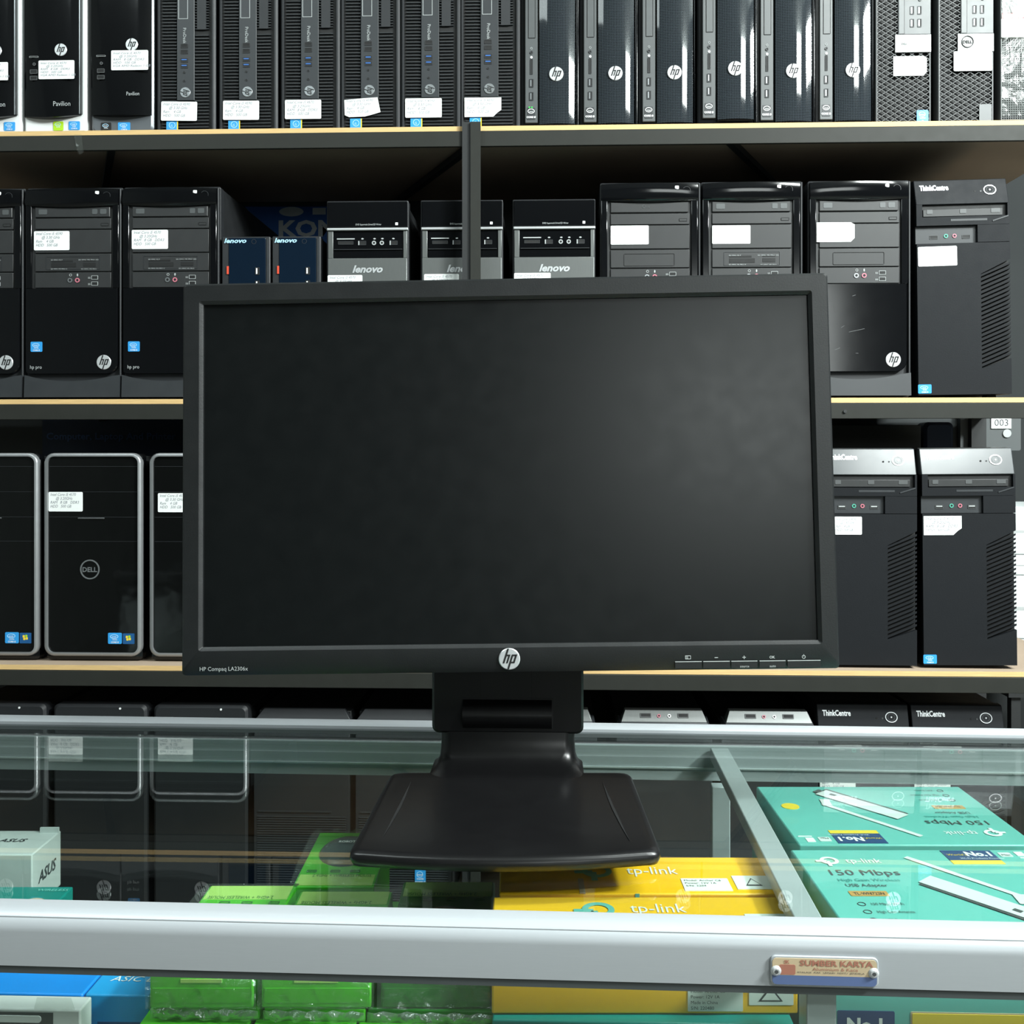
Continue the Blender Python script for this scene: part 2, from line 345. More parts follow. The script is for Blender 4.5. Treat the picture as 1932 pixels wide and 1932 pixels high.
# banner hanging on the rack back, shown between the towers
YBN = 2.155
a, c_ = at(436, 388, YBN), at(640, 560, YBN)
b = MB(); b.box(a.x, c_.x+.12, YBN, YBN+.003, SH[2]+.002, a.z, 'banner_dark')
q0, q1, q2, q3 = at(462, 390, YBN), at(640, 390, YBN), at(640, 480, YBN), at(512, 450, YBN)
b.add([(v.x, YBN-.0006, v.z) for v in (q0, q1, q2, q3)], [(0, 1, 2, 3)], 'banner_blue')
t = at(526, 446, YBN); b.text('KOM', t.x, t.z, .047, YBN-.0012, 'banner_print', bold=.035, fitw=.125)
t = at(527, 405, YBN); b.disc(t.x+.026, t.z+.006, .026, YBN-.0012, YBN-.0006, 'banner_print', ry=.010); 
t = at(590, 405, YBN); b.box(t.x, t.x+.028, YBN-.0012, YBN-.0006, t.z, t.z+.014, 'banner_print')
tag(b.build('shop_banner', smooth=0), 'dark blue banner with grey letters KOM hanging behind the middle shelf', 'banner')
a, c_ = at(80, 790, YBN), at(560, 1100, YBN)
b = MB(); b.box(a.x, c_.x, YBN, YBN+.003, SH[3]+.002, a.z+.0, 'banner_dark')
t = at(88, 829, YBN); b.text('Computer, Laptop And Printer', t.x, t.z, .02, YBN-.0006, 'banner_print_dim', bold=.02, fitw=.28)
tag(b.build('shop_banner', smooth=0), 'very dark navy banner behind the silver-framed computers on the lower left', 'banner')
# things seen behind the lower right shelf and past the rack end
def carton(name, label, x0, x1, z0, z1, y0, y1, m, cat='carton', parts=(), group=None):
    t = thing(name, label, cat, ((x0+x1)/2, y0, z0), group=group); w = (x1-x0)/2
    MB().box(-w, w, 0, y1-y0, 0, z1-z0, m).build('box_body', t, bevel=.002)
    for f in parts: f(t, w, z1-z0)
    return t
a, c_ = at(1570, 802, 2.10), at(1738, 850, 2.10)
carton('carton', 'plain grey carton lying behind the two silver-topped computers', a.x, c_.x, SH[3]+.001, a.z, 2.10, 2.155, 'carton_grey')
a, c_ = at(1744, 800, 2.11), at(1800, 900, 2.11)
b = MB(); b.rr(a.x, c_.x, SH[3]+.001, a.z+.004, .01, 2.11, 2.15, 'banner_dark', c=.006); tag(b.build('navy_bag'), 'folded dark navy bag wedged behind the rightmost lower computer', 'bag')
# ================================================================ THE DISPLAY COUNTER
GZ = .970; h_ = CAMZ-GZ
fa, fb = atz(0, 1705, GZ), atz(1932, 1748, GZ); ba, bb = atz(0, 1376, GZ), atz(1932, 1405, GZ)
CR = math.atan2(fb.y-fa.y, fb.x-fa.x)*.5+math.atan2(bb.y-ba.y, bb.x-ba.x)*.5
fm = atz(966, 1726.5, GZ); bm = atz(966, 1390, GZ)
cnt = thing('display_counter', 'aluminium framed glass display counter carrying the black monitor, stocked with boxes', 'display counter', (fm.x, fm.y, 0), (0, 0, CR))
cinv = (Matrix.Translation((fm.x, fm.y, 0)) @ Matrix.Rotation(CR, 4, 'Z')).inverted()
D = (cinv @ Vector((bm.x, bm.y, 0))).y            # depth between the inner edges of the rails
CX0, CX1 = -1.0, 1.0
MB().box(CX0, CX1, -.018, D+.01, GZ-.006, GZ, 'counter_glass').build('glass_top', cnt, smooth=0)
# front rail: flat top strip, rounded nose, tall face
prof = [(0, .0005), (0, .0030), (-.001, .0032)]
for k in range(13):
    a = PI/2*k/12; prof.append((-.0105-.011*math.sin(a), .0032-.011*(1-math.cos(a))))
prof += [(-.0215, -.0285), (-.0185, -.0285), (-.0185, .0005)]
MB().rings([[(x, p[0], GZ+p[1]) for p in prof] for x in (CX0, CX1)], 'aluminium').build('front_rail', cnt)
MB().box(CX0, CX1, -.0205, -.0145, GZ-.0335, GZ-.0288, 'gasket').build('gasket', cnt, smooth=0)
MB().box(CX0, CX1, -.0175, -.0135, .12, GZ-.034, 'clear_front').build('front_glass', cnt, smooth=0)
# back rail: bright lip on top, and the track profile under the glass
b = MB(); b.box(CX0, CX1, D, D+.006, GZ+.0003, GZ+.004, 'gasket'); b.rings([[(x, D+.006+q[0], GZ+q[1]) for q in ((0, .0003), (0, .007), (.003, .009), (.018, .009), (.021, .006), (.021, .0003))] for x in (CX0, CX1)], 'aluminium')
b.build('back_rail', cnt)
b = MB(); b.box(CX0, CX1, D-.004, D+.012, GZ-.040, GZ-.0065, 'aluminium'); b.box(CX0, CX1, D-.0055, D-.004, GZ-.0285, GZ-.027, 'bright_silver')
b.build('door_track', cnt, smooth=0)
# cross bar under the glass and its two uprights
def cl(px, py, z): return cinv @ atz(px, py, z)
z2 = GZ-.0065
A0, A1 = cl(1494, 1734, z2), cl(1548, 1736, z2); B0, B1 = cl(1342, 1408, z2), cl(1376, 1408, z2)
xm = (A0.x+A1.x+B0.x+B1.x)/4; hw = (abs(A1.x-A0.x)+abs(B1.x-B0.x))/4
MB().box(xm-hw, xm+hw, -.012, D-.006, z2-.012, z2, 'aluminium').build('cross_bar', cnt, bevel=.001)
MB().box(xm-hw, xm+hw, -.0125, .008, .03, z2-.0125, 'aluminium').build('upright', cnt, bevel=.001)
MB().box(xm-hw, xm+hw, D-.020, D-.006, .03, GZ-.041, 'aluminium').build('upright', cnt, bevel=.001)
SHZ = GZ-.176                                      # inner shelf
MB().box(CX0, CX1, -.012, D-.022, SHZ-.006, SHZ, 'counter_glass').build('glass_shelf', cnt, smooth=0)
b = MB(); b.box(CX0, CX1, -.0175, D+.012, 0, .12, 'rack_dark'); b.build('plinth', cnt)
for x in (CX0, CX1-.02):
    MB().box(x, x+.02, -.012, D-.006, .12, z2-.001, 'aluminium').build('end_frame', cnt)
# name plate riveted on the front rail
YR = -.0215
def on_rail(px, py):
    o = cinv @ Vector((0, 0, CAMZ)); d = cinv.to_3x3() @ ray(px, py); t = (YR-o.y)/d.y; return o+d*t
p0, p1 = on_rail(1453, 1858), on_rail(1656, 1810)
pl = thing('name_plate', 'small riveted tan and blue maker plate on the front counter rail', 'plate', cnt.matrix_basis @ Vector(((p0.x+p1.x)/2, YR-.0002, p0.z+.0005)), (0, 0, CR))
W_, H_ = (p1.x-p0.x), (on_rail(1550, 1806).z-on_rail(1550, 1862).z)
MB().rr(-W_/2, W_/2, 0, H_, .003, -.0012, 0, 'aluminium', c=.0004).build('plate', pl)
b = MB(); b.rr(-W_/2+.001, W_/2-.001, .0008, H_*.36, (0, 0, .0025, .0025), -.0015, -.0011, 'plate_blue'); b.rr(-W_/2+.001, W_/2-.001, H_*.36, H_-.0012, (.0025, .0025, 0, 0), -.0015, -.0011, 'plate_tan')
b.text('SUMBER KARYA', W_*.11, H_*.70, H_*.26, -.0017, 'plate_red', 'c', bold=.03, fitw=W_*.68); b.text('Aluminium & Kaca', W_*.10, H_*.54, H_*.15, -.0017, 'plate_red', 'c', fitw=W_*.42)
b.text('ETALASE  RAK  LEMARI  PINTU  JENDELA', W_*.06, H_*.45, H_*.07, -.0017, 'print_dark', 'c', fitw=W_*.62)
b.text('SK', -W_*.35, H_*.76, H_*.15, -.0017, 'plate_red', 'c', bold=.04); b.rr(-W_*.42, -W_*.27, H_*.38, H_*.72, .001, -.0016, -.0014, 'plate_red')
b.build('print', pl)
for sx in (-.45, .455):
    b = MB(); b.disc(W_*sx, H_*.5, .0031, -.0028, -.0010, 'bright_silver', 20, c=.0012); b.disc(W_*sx, H_*.5, .0011, -.0031, -.0026, 'mid_grey', 12); b.build('rivet', pl)
# ================================================================ THE MONITOR
MP = Vector((-.03469, .85607, CAMZ-.0145)); MRot = Euler((math.radians(-3.079), math.radians(-.844), math.radians(1.046)), 'XYZ')
base_c = atz(957, 1457, GZ+.012); 
mon = thing('computer_monitor', 'large black widescreen monitor standing on the glass display counter', 'monitor', (MP.x, .80, GZ), (0, 0, 0))
MM = Matrix.Translation(MP) @ MRot.to_matrix().to_4x4(); minv = MM.inverted()
def pl_(px, py):
    o = minv @ Vector((0, 0, CAMZ)); d = minv.to_3x3() @ ray(px, py); t = -o.y/d.y; v = o+d*t; return v.x, v.z
LOCM = mon.matrix_basis.inverted() @ MM
def msub(b, name, parent=mon, **k):
    o = b.build(name, parent, **k)
    if parent is mon: o.matrix_basis = LOCM @ o.matrix_basis
    return o
W2, H2 = .273, .165
ox0 = (pl_(383, 575)[0]+pl_(380, 1220)[0])/2; ox1 = (pl_(1527, 558)[0]+pl_(1543, 1208)[0])/2
oz1 = (pl_(383, 573)[1]+pl_(1527, 556)[1])/2; oz0 = (pl_(380, 1221)[1]+pl_(1543, 1209)[1])/2
def rect(x0, x1, z0, z1, y): return [(x0, y, z0), (x1, y, z0), (x1, y, z1), (x0, y, z1)]
def rrect(x0, x1, z0, z1, y, r): return [(p[0], y, p[1]) for p in rrpts(x0, x1, z0, z1, r, 3)]
b = MB(); R = [rrect(-W2, W2, -H2, H2, .020, .003), rrect(-W2, W2, -H2, H2, .0025, .003), rrect(-W2+.0018, W2-.0018, -H2+.0055, H2-.0018, 0, .003),
     rrect(ox0-.003, ox1+.003, oz0-.003, oz1+.003, 0, .002), rrect(ox0-.0012, ox1+.0012, oz0-.0012, oz1+.0012, .0012, .001), rrect(ox0, ox1, oz0, oz1, .0022, .0005), rrect(ox0, ox1, oz0, oz1, .006, .0005)]
b.rings(R, 'monitor_black', False); bez = msub(b, 'bezel', smooth=25)
msub(MB().add(rect(ox0-.001, ox1+.001, oz0-.001, oz1+.001, .0045)+rect(ox0-.001, ox1+.001, oz0-.001, oz1+.001, .0065), [(0, 1, 2, 3), (7, 6, 5, 4), (0, 4, 5, 1), (1, 5, 6, 2), (2, 6, 7, 3), (3, 7, 4, 0)], 'screen'), 'screen', smooth=0)
b = MB(); b.rings([rrect(-W2+.001, W2-.001, -H2+.001, H2-.001, .0205, .003), rrect(-W2+.004, W2-.004, -H2+.004, H2-.004, .034, .006), rrect(-.19, .19, -.12, .12, .052, .02), rrect(-.17, .17, -.10, .10, .056, .02)], 'matte_black')
msub(b, 'back_shell')
lx, lz = pl_(961, 1243); lg = hp_badge(mon, lx, lz, .0089, -.0001); lg.matrix_basis = LOCM @ Matrix.Translation((lx, -.0003, lz)); 
t0, t1 = pl_(377, 1266), pl_(468, 1266); b = MB(); b.text('HP Compaq LA2306x', t0[0], t0[1], .0048, -.0003, 'print_grey', fitw=t1[0]-t0[0]); msub(b, 'model_lettering', smooth=0)
segs = [(1273, 1324), (1326, 1377), (1379, 1429), (1432, 1482), (1485, 1548)]
for i, (s0, s1) in enumerate(segs):
    a, c_ = pl_(s0, 1249-.010*(s0-1273)), pl_(s1, 1249-.010*(s1-1273)); z = (a[1]+c_[1])/2
    b = MB(); b.box(a[0]+.0002, c_[0]-.0002, -.0009, 0, z-.0052, z+.0003, 'monitor_black'); b.box(a[0]+.0002, c_[0]-.0002, -.0010, -.0008, z, z+.0006, 'print_grey')
    m_ = (a[0]+c_[0])/2; zi = z+.0022
    if i == 0:
        b.frame(m_-.0025, m_+.0022, zi, zi+.003, .0003, .0004, -.0004, 0, 'print_grey'); [b.box(m_-.0018, m_, -.0004, 0, zi+k*.0008+.0004, zi+k*.0008+.0007, 'print_grey') for k in range(3)]
    if i == 1: b.box(m_-.0014, m_+.0014, -.0004, 0, zi+.0008, zi+.0013, 'print_grey')
    if i == 2:
        b.box(m_-.0014, m_+.0014, -.0004, 0, zi+.0008, zi+.0013, 'print_grey'); b.box(m_-.00025, m_+.00025, -.0004, 0, zi-.0003, zi+.0024, 'print_grey'); b.text('source', m_, z-.0048, .0028, -.0013, 'print_grey', 'c')
    if i == 3: b.text('OK', m_, zi, .0030, -.0004, 'print_grey', 'c', bold=.02); b.text('auto', m_, z-.0048, .0028, -.0013, 'print_grey', 'c')
    if i == 4: b.ring(m_, zi+.001, .0015, .0004, -.0004, 0, 'print_grey', 18); b.box(m_-.0002, m_+.0002, -.0006, 0, zi+.0012, zi+.003, 'print_grey')
    msub(b, 'power_button' if i == 4 else 'menu_button', smooth=0)
# stand: built in world space relative to the monitor's base point
O = mon.location
def w2(px, py, Y): v = at(px, py, Y); return v.x-O.x, v.z-O.z
NY = .895
nx0, nz0 = w2(815, 1383, NY); nx1, _ = w2(1101, 1383, NY); _, nz1 = w2(960, 1150, NY)
cxs = (nx0+nx1)/2; yy = NY-O.y
b = MB(); b.rr(nx0, nx1, nz0, nz1, (.002, .002, .006, .006), yy, yy+.030, 'stand_black', c=.002); b.build('neck_cover', mon)
for px in (907, 1003): g, _ = w2(px, 1300, NY); MB().box(g-.0002, g+.0002, yy-.0002, yy+.001, w2(960, 1322, NY)[1], nz1-.03, 'deep_black').build('panel_seam', mon, smooth=0)
hx0, hz0 = w2(873, 1375, NY-.004); hx1, hz1 = w2(1041, 1323, NY-.004)
MB().frame(hx0-.0012, hx1+.0012, hz0, hz1+.0015, .0004, .0012, yy-.0004, yy+.001, 'deep_black').build('hinge_gap', mon, smooth=0)
b = MB(); n = 14; pr = [(yy-.001-.010*math.sin(PI*k/n), hz1-(hz1-hz0)*k/n) for k in range(n+1)]
b.rings([[(x, p[0], p[1]) for p in pr] for x in (hx0, hx1)], 'stand_black'); b.build('hinge_barrel', mon)
# curved foot column, flowing forward into the base
b = MB(); R = []
for (z, hw, yf, yb) in ((.052, .0600, yy+.002, yy+.028), (.046, .0600, yy+.001, yy+.030), (.036, .0588, yy+.0005, yy+.032), (.026, .0592, yy-.002, yy+.033), (.020, .0600, yy-.006, yy+.0325), (.0155, .0615, yy-.013, yy+.0325), (.0130, .0635, yy-.024, yy+.0325), (.0115, .066, yy-.034, yy+.0325)):
    r = .010 if z > .02 else .014; R.append([(cxs+p[0], p[1], z) for p in rrpts(-hw, hw, yf, yb, r, 5)])
b.rings(R, 'stand_black'); b.build('foot_column', mon)
fl, fr_ = atz(655, 1612, GZ+.011), atz(1250, 1610, GZ+.011); bl, br_ = atz(738, 1457, GZ+.011), atz(1190, 1457, GZ+.011)
def outline(ins, bow):
    A = [Vector((bl.x+ins, bl.y-ins)), Vector((br_.x-ins, br_.y-ins)), Vector((fr_.x-ins, fr_.y+ins)), Vector((fl.x+ins, fl.y+ins))]; rad = [.011, .011, .010, .010]; out = []
    for i in range(4):
        p, q, n2 = A[i], A[i-1], A[(i+1) % 4]; d0, d1 = (q-p).normalized(), (n2-p).normalized(); r = rad[i]
        for k in range(6):
            t = k/5; s0 = p+d0*r; s1 = p+d1*r; out.append(s0*(1-t)**2+p*2*t*(1-t)+s1*t*t)
        if i == 2:
            for k in range(1, 8):
                t = k/8; v = (p+d1*r).lerp(n2-d1*rad[3], t); out.append(Vector((v.x, v.y-bow*4*t*(1-t))))
    return [(v.x-O.x, v.y-O.y) for v in out]
b = MB(); rr_ = [[(v[0], v[1], z) for v in outline(i, .010)] for (i, z) in ((.006, .0002), (.0015, .002), (0, .006), (.0004, .0095), (.002, .0112), (.006, .0120))]
b.rings(rr_, 'stand_black'); b.build('base_plate', mon, smooth=50)
for (p, q, sg) in (((1137, 1476), (1188, 1587), -1), ((775, 1476), (722, 1580), 1)):
    a, c_ = atz(*p, GZ+.0122)-O, atz(*q, GZ+.0122)-O; m_ = (a+c_)/2; n2 = Vector((sg*.0022, 0, 0)); up = Vector((0, 0, .0004))
    P = [a, a.lerp(c_, .3)+n2*.8, m_+n2, a.lerp(c_, .8)+n2*.6, c_, a.lerp(c_, .5)]
    MB().rings([[tuple(v) for v in P], [tuple(v+up) for v in P]], 'deep_black').build('cable_groove', mon, smooth=0)
# ================================================================ COMPUTERS
def vent(b, x0, x1, z0, z1, pitch, y, m='dark_grey', th=.5, dep=.003):
    n = int((z1-z0)/pitch)
    for k in range(n):
        z = z0+k*pitch; b.rings([[(x, y, z), (x, y-dep, z+pitch*th*.3), (x, y-dep, z+pitch*th*.7), (x, y, z+pitch*th)] for x in (x0, x1)], m)
# ---- row 1: glossy mini tower with a pale chin
def pavilion(chin, label):
    F = Face(46, 163, 250); w = F.w; h = .348; t = thing('desktop_computer', label, 'computer')
    case_body(t, w, h)
    if chin == 'white_plastic':
        MB().rr(-w/2, w/2, 0, h, .003, 0, .022, 'white_plastic', c=.003).build('front_frame', t)
        x0, x1, zb = F.X(47), F.X(154), F.Z(216); pts = [(x0, h-.004), (x1, h-.004), (x1, F.Z(211))]+[(x0+(x1-x0)*(1-k/8), zb-.0035*math.sin(PI*(.12+.8*k/8))+.003*(1-k/8)) for k in range(9)]
        R = []
        n = 10
        b = MB(); P = []
        for i in range(n+1):
            u = i/n; x = x0+(x1-x0)*u; y = -.002-.010*math.sin(PI*u)**.6
            zl = zb-.005*math.sin(PI*u)+.002*u
            P.append([(x, y, h-.004), (x, y, zl), (x, 0.001, zl-.0005), (x, .001, h-.003)])
        b.rings(P, 'gloss_black'); b.build('front_cover', t, smooth=60)
        b = MB(); b.box(F.X(150), F.X(153), -.0035, 0, F.Z(212), h-.006, 'silver'); b.box(F.X(154.5), F.X(156), -.003, 0, F.Z(212), h-.006, 'mid_grey'); b.build('trim_strip', t)
        hp_badge(t, F.X(121), F.Z(95), F.k*11.5, -.0118); b = MB(); b.text('Pavilion', F.X(107), F.Z(200), .0115, -.0122, 'print_grey', fitw=F.k*32); b.build('model_lettering', t, smooth=0)
        cpu_sticker(t, *F.xz(101, 120, 225, 242), -.0004, 'sticker_lime', '', 'graphics_sticker'); cpu_sticker(t, *F.xz(130, 151, 225, 241), -.0004)
        px, pz = 70, 0
    else:
        b = MB(); b.rr(-w/2, w/2, 0, h, (.003, .003, .012, .012), 0, .022, chin, c=.004); b.build('front_frame', t)
        n = 10; b = MB(); P = []; x0, x1, zb = -w/2+.001, w/2-.003, F.Z(215)
        for i in range(n+1):
            u = i/n; x = x0+(x1-x0)*u; y = -.002-.010*math.sin(PI*u)**.6; zl = zb-.0025*math.sin(PI*u)
            P.append([(x, y, h-.004), (x, y, zl), (x, .001, zl-.0005), (x, .001, h-.003)])
        b.rings(P, 'gloss_black'); b.build('front_cover', t, smooth=60)
        hp_badge(t, F.X(252-124+.0)+0, F.Z(87), F.k*11.5, -.0118)
        b = MB(); b.text('Pavilion', F.X(118), F.Z(182), .009, -.0122, 'print_grey', fitw=F.k*24); b.build('model_lettering', t, smooth=0)
        cpu_sticker(t, *F.xz(65, 84, 228, 245), -.0004, 'deep_black', '', 'graphics_sticker'); cpu_sticker(t, *F.xz(97, 120, 228, 244), -.0004)
    for z in (135, 147): port(t, 'usb_port', *F.xz(64, 76, z-3, z+3), -.0112, 'mid_grey')
    jack(t, F.X(71), F.Z(121), .0026, -.0110, 'mid_grey'); port(t, 'card_slot', *F.xz(62, 78, 106, 108), -.0106, 'print_grey', t=.0003)
    return t
# ---- row 1: slatted small form factor
def prodesk(label):
    F = Face(415, 526, 242); w = F.w; h = .338; t = thing('desktop_computer', label, 'computer'); case_body(t, w, h, .37)
    b = MB(); b.frame(-w/2, w/2, 0, h, .004, .0055, -.002, .022, 'matte_black', c=.003); b.box(-w/2+.004, w/2-.004, .003, .02, .004, h-.004, 'deep_black'); b.build('front_frame', t)
    o = 3
    b = MB(); vent(b, F.X(425), F.X(452), F.Z(238), h-.01, .0055, .003); b.build('left_grille', t, smooth=0)
    b = MB(); vent(b, F.X(487), F.X(513), F.Z(238), F.Z(48), .0055, .003); b.build('right_grille', t, smooth=0)
    b = MB(); vent(b, F.X(452), F.X(487), F.Z(238), F.Z(182), .0055, .003); b.build('lower_grille', t, smooth=0)
    b = MB(); b.box(F.X(491), F.X(508), -.0005, .003, F.Z(46), h-.012, 'matte_black'); vent(b, F.X(487), F.X(491), F.Z(46), h-.012, .0045, .003); vent(b, F.X(508), F.X(513), F.Z(46), h-.012, .0045, .003); b.build('drive_cover', t, smooth=0)
    MB().rr(F.X(453), F.X(486), F.Z(180), h-.008, .001, -.001, .004, 'dark_grey', c=.0006).build('port_strip', t)
    MB().frame(F.X(456), F.X(474), F.Z(26), h-.02, .0004, .0008, -.0014, -.001, 'print_grey').build('optical_drive', t)
    for i, pz in enumerate((77, 88)): port(t, 'usb_port', *F.xz(461, 473, pz-3, pz+3), -.001, 'bay_grey')
    for i, pz in enumerate((104, 115)): port(t, 'usb_port', *F.xz(461, 473, pz-3, pz+3), -.001, 'bay_grey', 'deep_black', 'usb_blue')
    for pz in (127, 143): jack(t, F.X(467), F.Z(pz), .0018, -.001, 'bay_grey')
    b = MB(); b.text('ProDesk', F.X(465), F.Z(43), .0075, -.0013, 'print_grey', rot=-PI/2); b.build('model_lettering', t, smooth=0)
    hp_badge(t, F.X(469), F.Z(165), F.k*9.8, -.001, rot=PI/2, light='silver')
    b = MB(); b.rr(0, F.k*20, 0, F.k*17, .0006, -.0004, 0, 'sticker_blue'); b.ring(F.k*11, F.k*8.5, .0055, .0008, -.0007, -.0003, 'sticker_light', 18); b.box(F.k*20, F.k*22, -.0004, 0, 0, F.k*17, 'sticker_yellow'); b.text('i5', F.k*8, F.k*5, .006, -.0007, 'sticker_light'); b.build('processor_sticker', t, loc=(F.X(433), -.0004, F.Z(235)))
    return t
# ---- row 1: slim glossy tower, grey port strip
def slimline(label):
    F = Face(985, 1096, 245); w = F.w; h = .34; t = thing('desktop_computer', label, 'computer'); case_body(t, w, h, .36)
    b = MB(); b.rr(-w/2, w/2, 0, h, .003, .004, .022, 'gloss_black', c=.002); b.build('front_frame', t)
    MB().rr(F.X(994), F.X(1018), F.Z(230), h-.006, .001, 0, .006, 'strip_grey', c=.0008).build('port_strip', t)
    b = MB(); n = 14; x0, x1 = F.X(1021), F.X(1088); P = []
    for i in range(n+1):
        u = i/n; x = x0+(x1-x0)*u; y = -.002-.0048*(1-(2*u-1.0)**2)
        P.append([(x, y, h-.008), (x, y, F.Z(234)), (x, .006, F.Z(235)), (x, .006, h-.007)])
    b.rings(P, 'dimpled_gloss'); b.build('front_cover', t, smooth=70)
    b = MB(); x0, x1 = F.X(1089), F.X(1095); P = [[(x0+(x1-x0)*k/4, .001-.004*math.sin(PI*k/4), z) for k in range(5)] for z in (.006, h-.006)]; b.rings(P, 'gloss_black'); b.build('side_trim', t, smooth=70)
    port(t, 'optical_drive', *F.xz(1001, 1013, -60, 69), -.0002, 'deep_black', 'strip_grey', t=.0005)
    jack(t, F.X(1006), F.Z(97), .0026, -.0002, 'dark_grey'); port(t, 'card_slot', *F.xz(1004, 1008, 110, 138), -.0002, 'dark_grey', t=.0004)
    b = MB(); b.disc(F.X(1006), F.Z(106), .002, -.0008, 0, 'logo_white', 12); b.ring(F.X(1006), F.Z(89), .0018, .0005, -.0006, 0, 'print_grey', 12); b.build('indicator', t)
    for z in (155, 180): port(t, 'usb_port', *F.xz(1003, 1009, z-7, z+7), -.0002, 'dark_grey', 'deep_black', 'silver')
    b = MB(); b.rr(F.X(998), F.X(1013), F.Z(224), F.Z(202), .0006, -.0006, 0, 'dark_grey'); b.ring(F.X(1005.5), F.Z(208), .0058, .0009, -.001, -.0004, 'logo_white', 20, ry=.0040); b.text('intel', F.X(1005.5), F.Z(210), .0036, -.001, 'logo_white', 'c'); b.text('CORE i3', F.X(1005.5), F.Z(221), .0042, -.001, 'logo_white', 'c', bold=.04); b.build('processor_sticker', t)
    hp_badge(t, F.X(1053), F.Z(141), F.k*13.6, -.0069)
    return t
# ---- row 1: diamond mesh front
def optiplex_mesh(label, logo=True):
    F = Face(1652, 1756, 241); w = F.w; h = .29; t = thing('desktop_computer', label, 'computer'); case_body(t, w, h, .29)
    b = MB(); b.frame(-w/2, w/2, 0, h, .002, .0025, -.001, .022, 'mid_grey', c=.001); b.box(-w/2+.001, w/2-.001, .004, .02, .002, h-.002, 'deep_black'); b.build('front_frame', t)
    b = MB(); x0, x1, z0, z1 = -w/2+.002, w/2-.002, .002, h-.002; pit = .0088; sl = .62; W3 = x1-x0
    for sg in (1, -1):
        k = -W3*sl
        while k < z1-z0:
            za, zb_ = z0+k, z0+k+W3*sl; xa, xb = 0.0, 1.0
            if za < z0: xa = (z0-za)/(zb_-za)
            if zb_ > z1: xb = (z1-za)/(zb_-za)
            if xb > xa:
                pa_, pb_ = (xa, za+(zb_-za)*xa), (xb, za+(zb_-za)*xb)
                X_ = [x0+W3*q if sg > 0 else x1-W3*q for q in (pa_[0], pb_[0])]; e = .0005
                b.rings([[(X_[0], -.0004, pa_[1]-e), (X_[0], .0015, pa_[1]-e), (X_[0], .0015, pa_[1]+e), (X_[0], -.0004, pa_[1]+e)], [(X_[1], -.0004, pb_[1]-e), (X_[1], .0015, pb_[1]-e), (X_[1], .0015, pb_[1]+e), (X_[1], -.0004, pb_[1]+e)]], 'mid_grey')
            k += pit
    b.build('mesh_front', t, smooth=0)
    MB().box(F.X(1694), F.X(1757)-.0014, -.0018, .002, F.Z(70), h-.003, 'strip_grey').build('port_panel', t, bevel=.0006)
    MB().frame(F.X(1694)+.001, F.X(1706), F.Z(69), h-.006, .0004, .0005, -.0022, -.0016, 'dark_grey').build('optical_drive', t)
    for x in (1720, 1734):
        for z in (25, 49): port(t, 'usb_port', *F.xz(x-3, x+3, z-7, z+7), -.0018, 'dark_grey', 'deep_black', 'silver')
    jack(t, F.X(1735), F.Z(5), .0028, -.0018, 'dark_grey')
    MB().box(F.X(1688), F.X(1757)-.0014, -.0028, .002, F.Z(104), F.Z(71), 'brushed').build('badge_plate', t)
    if logo: dell_badge(t, F.X(1706), F.Z(86), F.k*11.5, -.0030, 'deep_black')
    else: b = MB(); b.text('DELL', F.X(1700), F.Z(90), .004, -.0031, 'deep_black', bold=.02); b.build('logo_badge', t, smooth=0)
    return t
def thinkcentre_mesh(label):
    F = Face(1886, 1990, 236); w = F.w; h = .30; t = thing('desktop_computer', label, 'computer'); case_body(t, w, h, .29)
    b = MB(); b.frame(-w/2, w/2, 0, h, .003, .0025, -.001, .022, 'mid_grey', c=.001); b.box(-w/2+.001, w/2-.001, .003, .02, .002, h-.002, 'deep_black'); b.build('front_frame', t)
    b = MB(); p = .0036
    for i in range(int((F.Z(75)-.004)/p)): b.box(-w/2+.002, w/2-.002, 0, .0012, .004+i*p, .0052+i*p, 'dark_grey')
    for i in range(int((w-.004)/p)): b.box(-w/2+.002+i*p, -w/2+.0032+i*p, .0002, .0014, .003, F.Z(75), 'dark_grey')
    b.build('mesh_front', t, smooth=0)
    MB().box(-w/2+.002, w/2-.002, -.002, .004, F.Z(27), h-.003, 'dark_grey').build('upper_panel', t, bevel=.0006)
    MB().box(-w/2+.002, w/2-.002, -.003, .004, F.Z(37), F.Z(27.5), 'red').build('red_strip', t, bevel=.0006)
    MB().rr(-w/2+.0005, w/2-.004, F.Z(73), F.Z(38), .001, -.0034, .002, 'label_paper').build('price_label', t)
    port(t, 'card_slot', *F.xz(1899, 1912, -2, 4), -.002, 'mid_grey', 'dark_grey', t=.0006)
    b = MB(); n = 12
    R = [[(-w/2-.0006+(w+.0012)*i/n, -.0062-.0016*math.sin(i*2.3+j*1.3), .012+(h-.03)*j/8) for j in range(9)] for i in range(n+1)]
    b.rings([r+[(q[0], q[1]+.0002, q[2]) for q in reversed(r)] for r in R], 'light_wrap'); b.build('plastic_wrap', t, smooth=70)
    return t
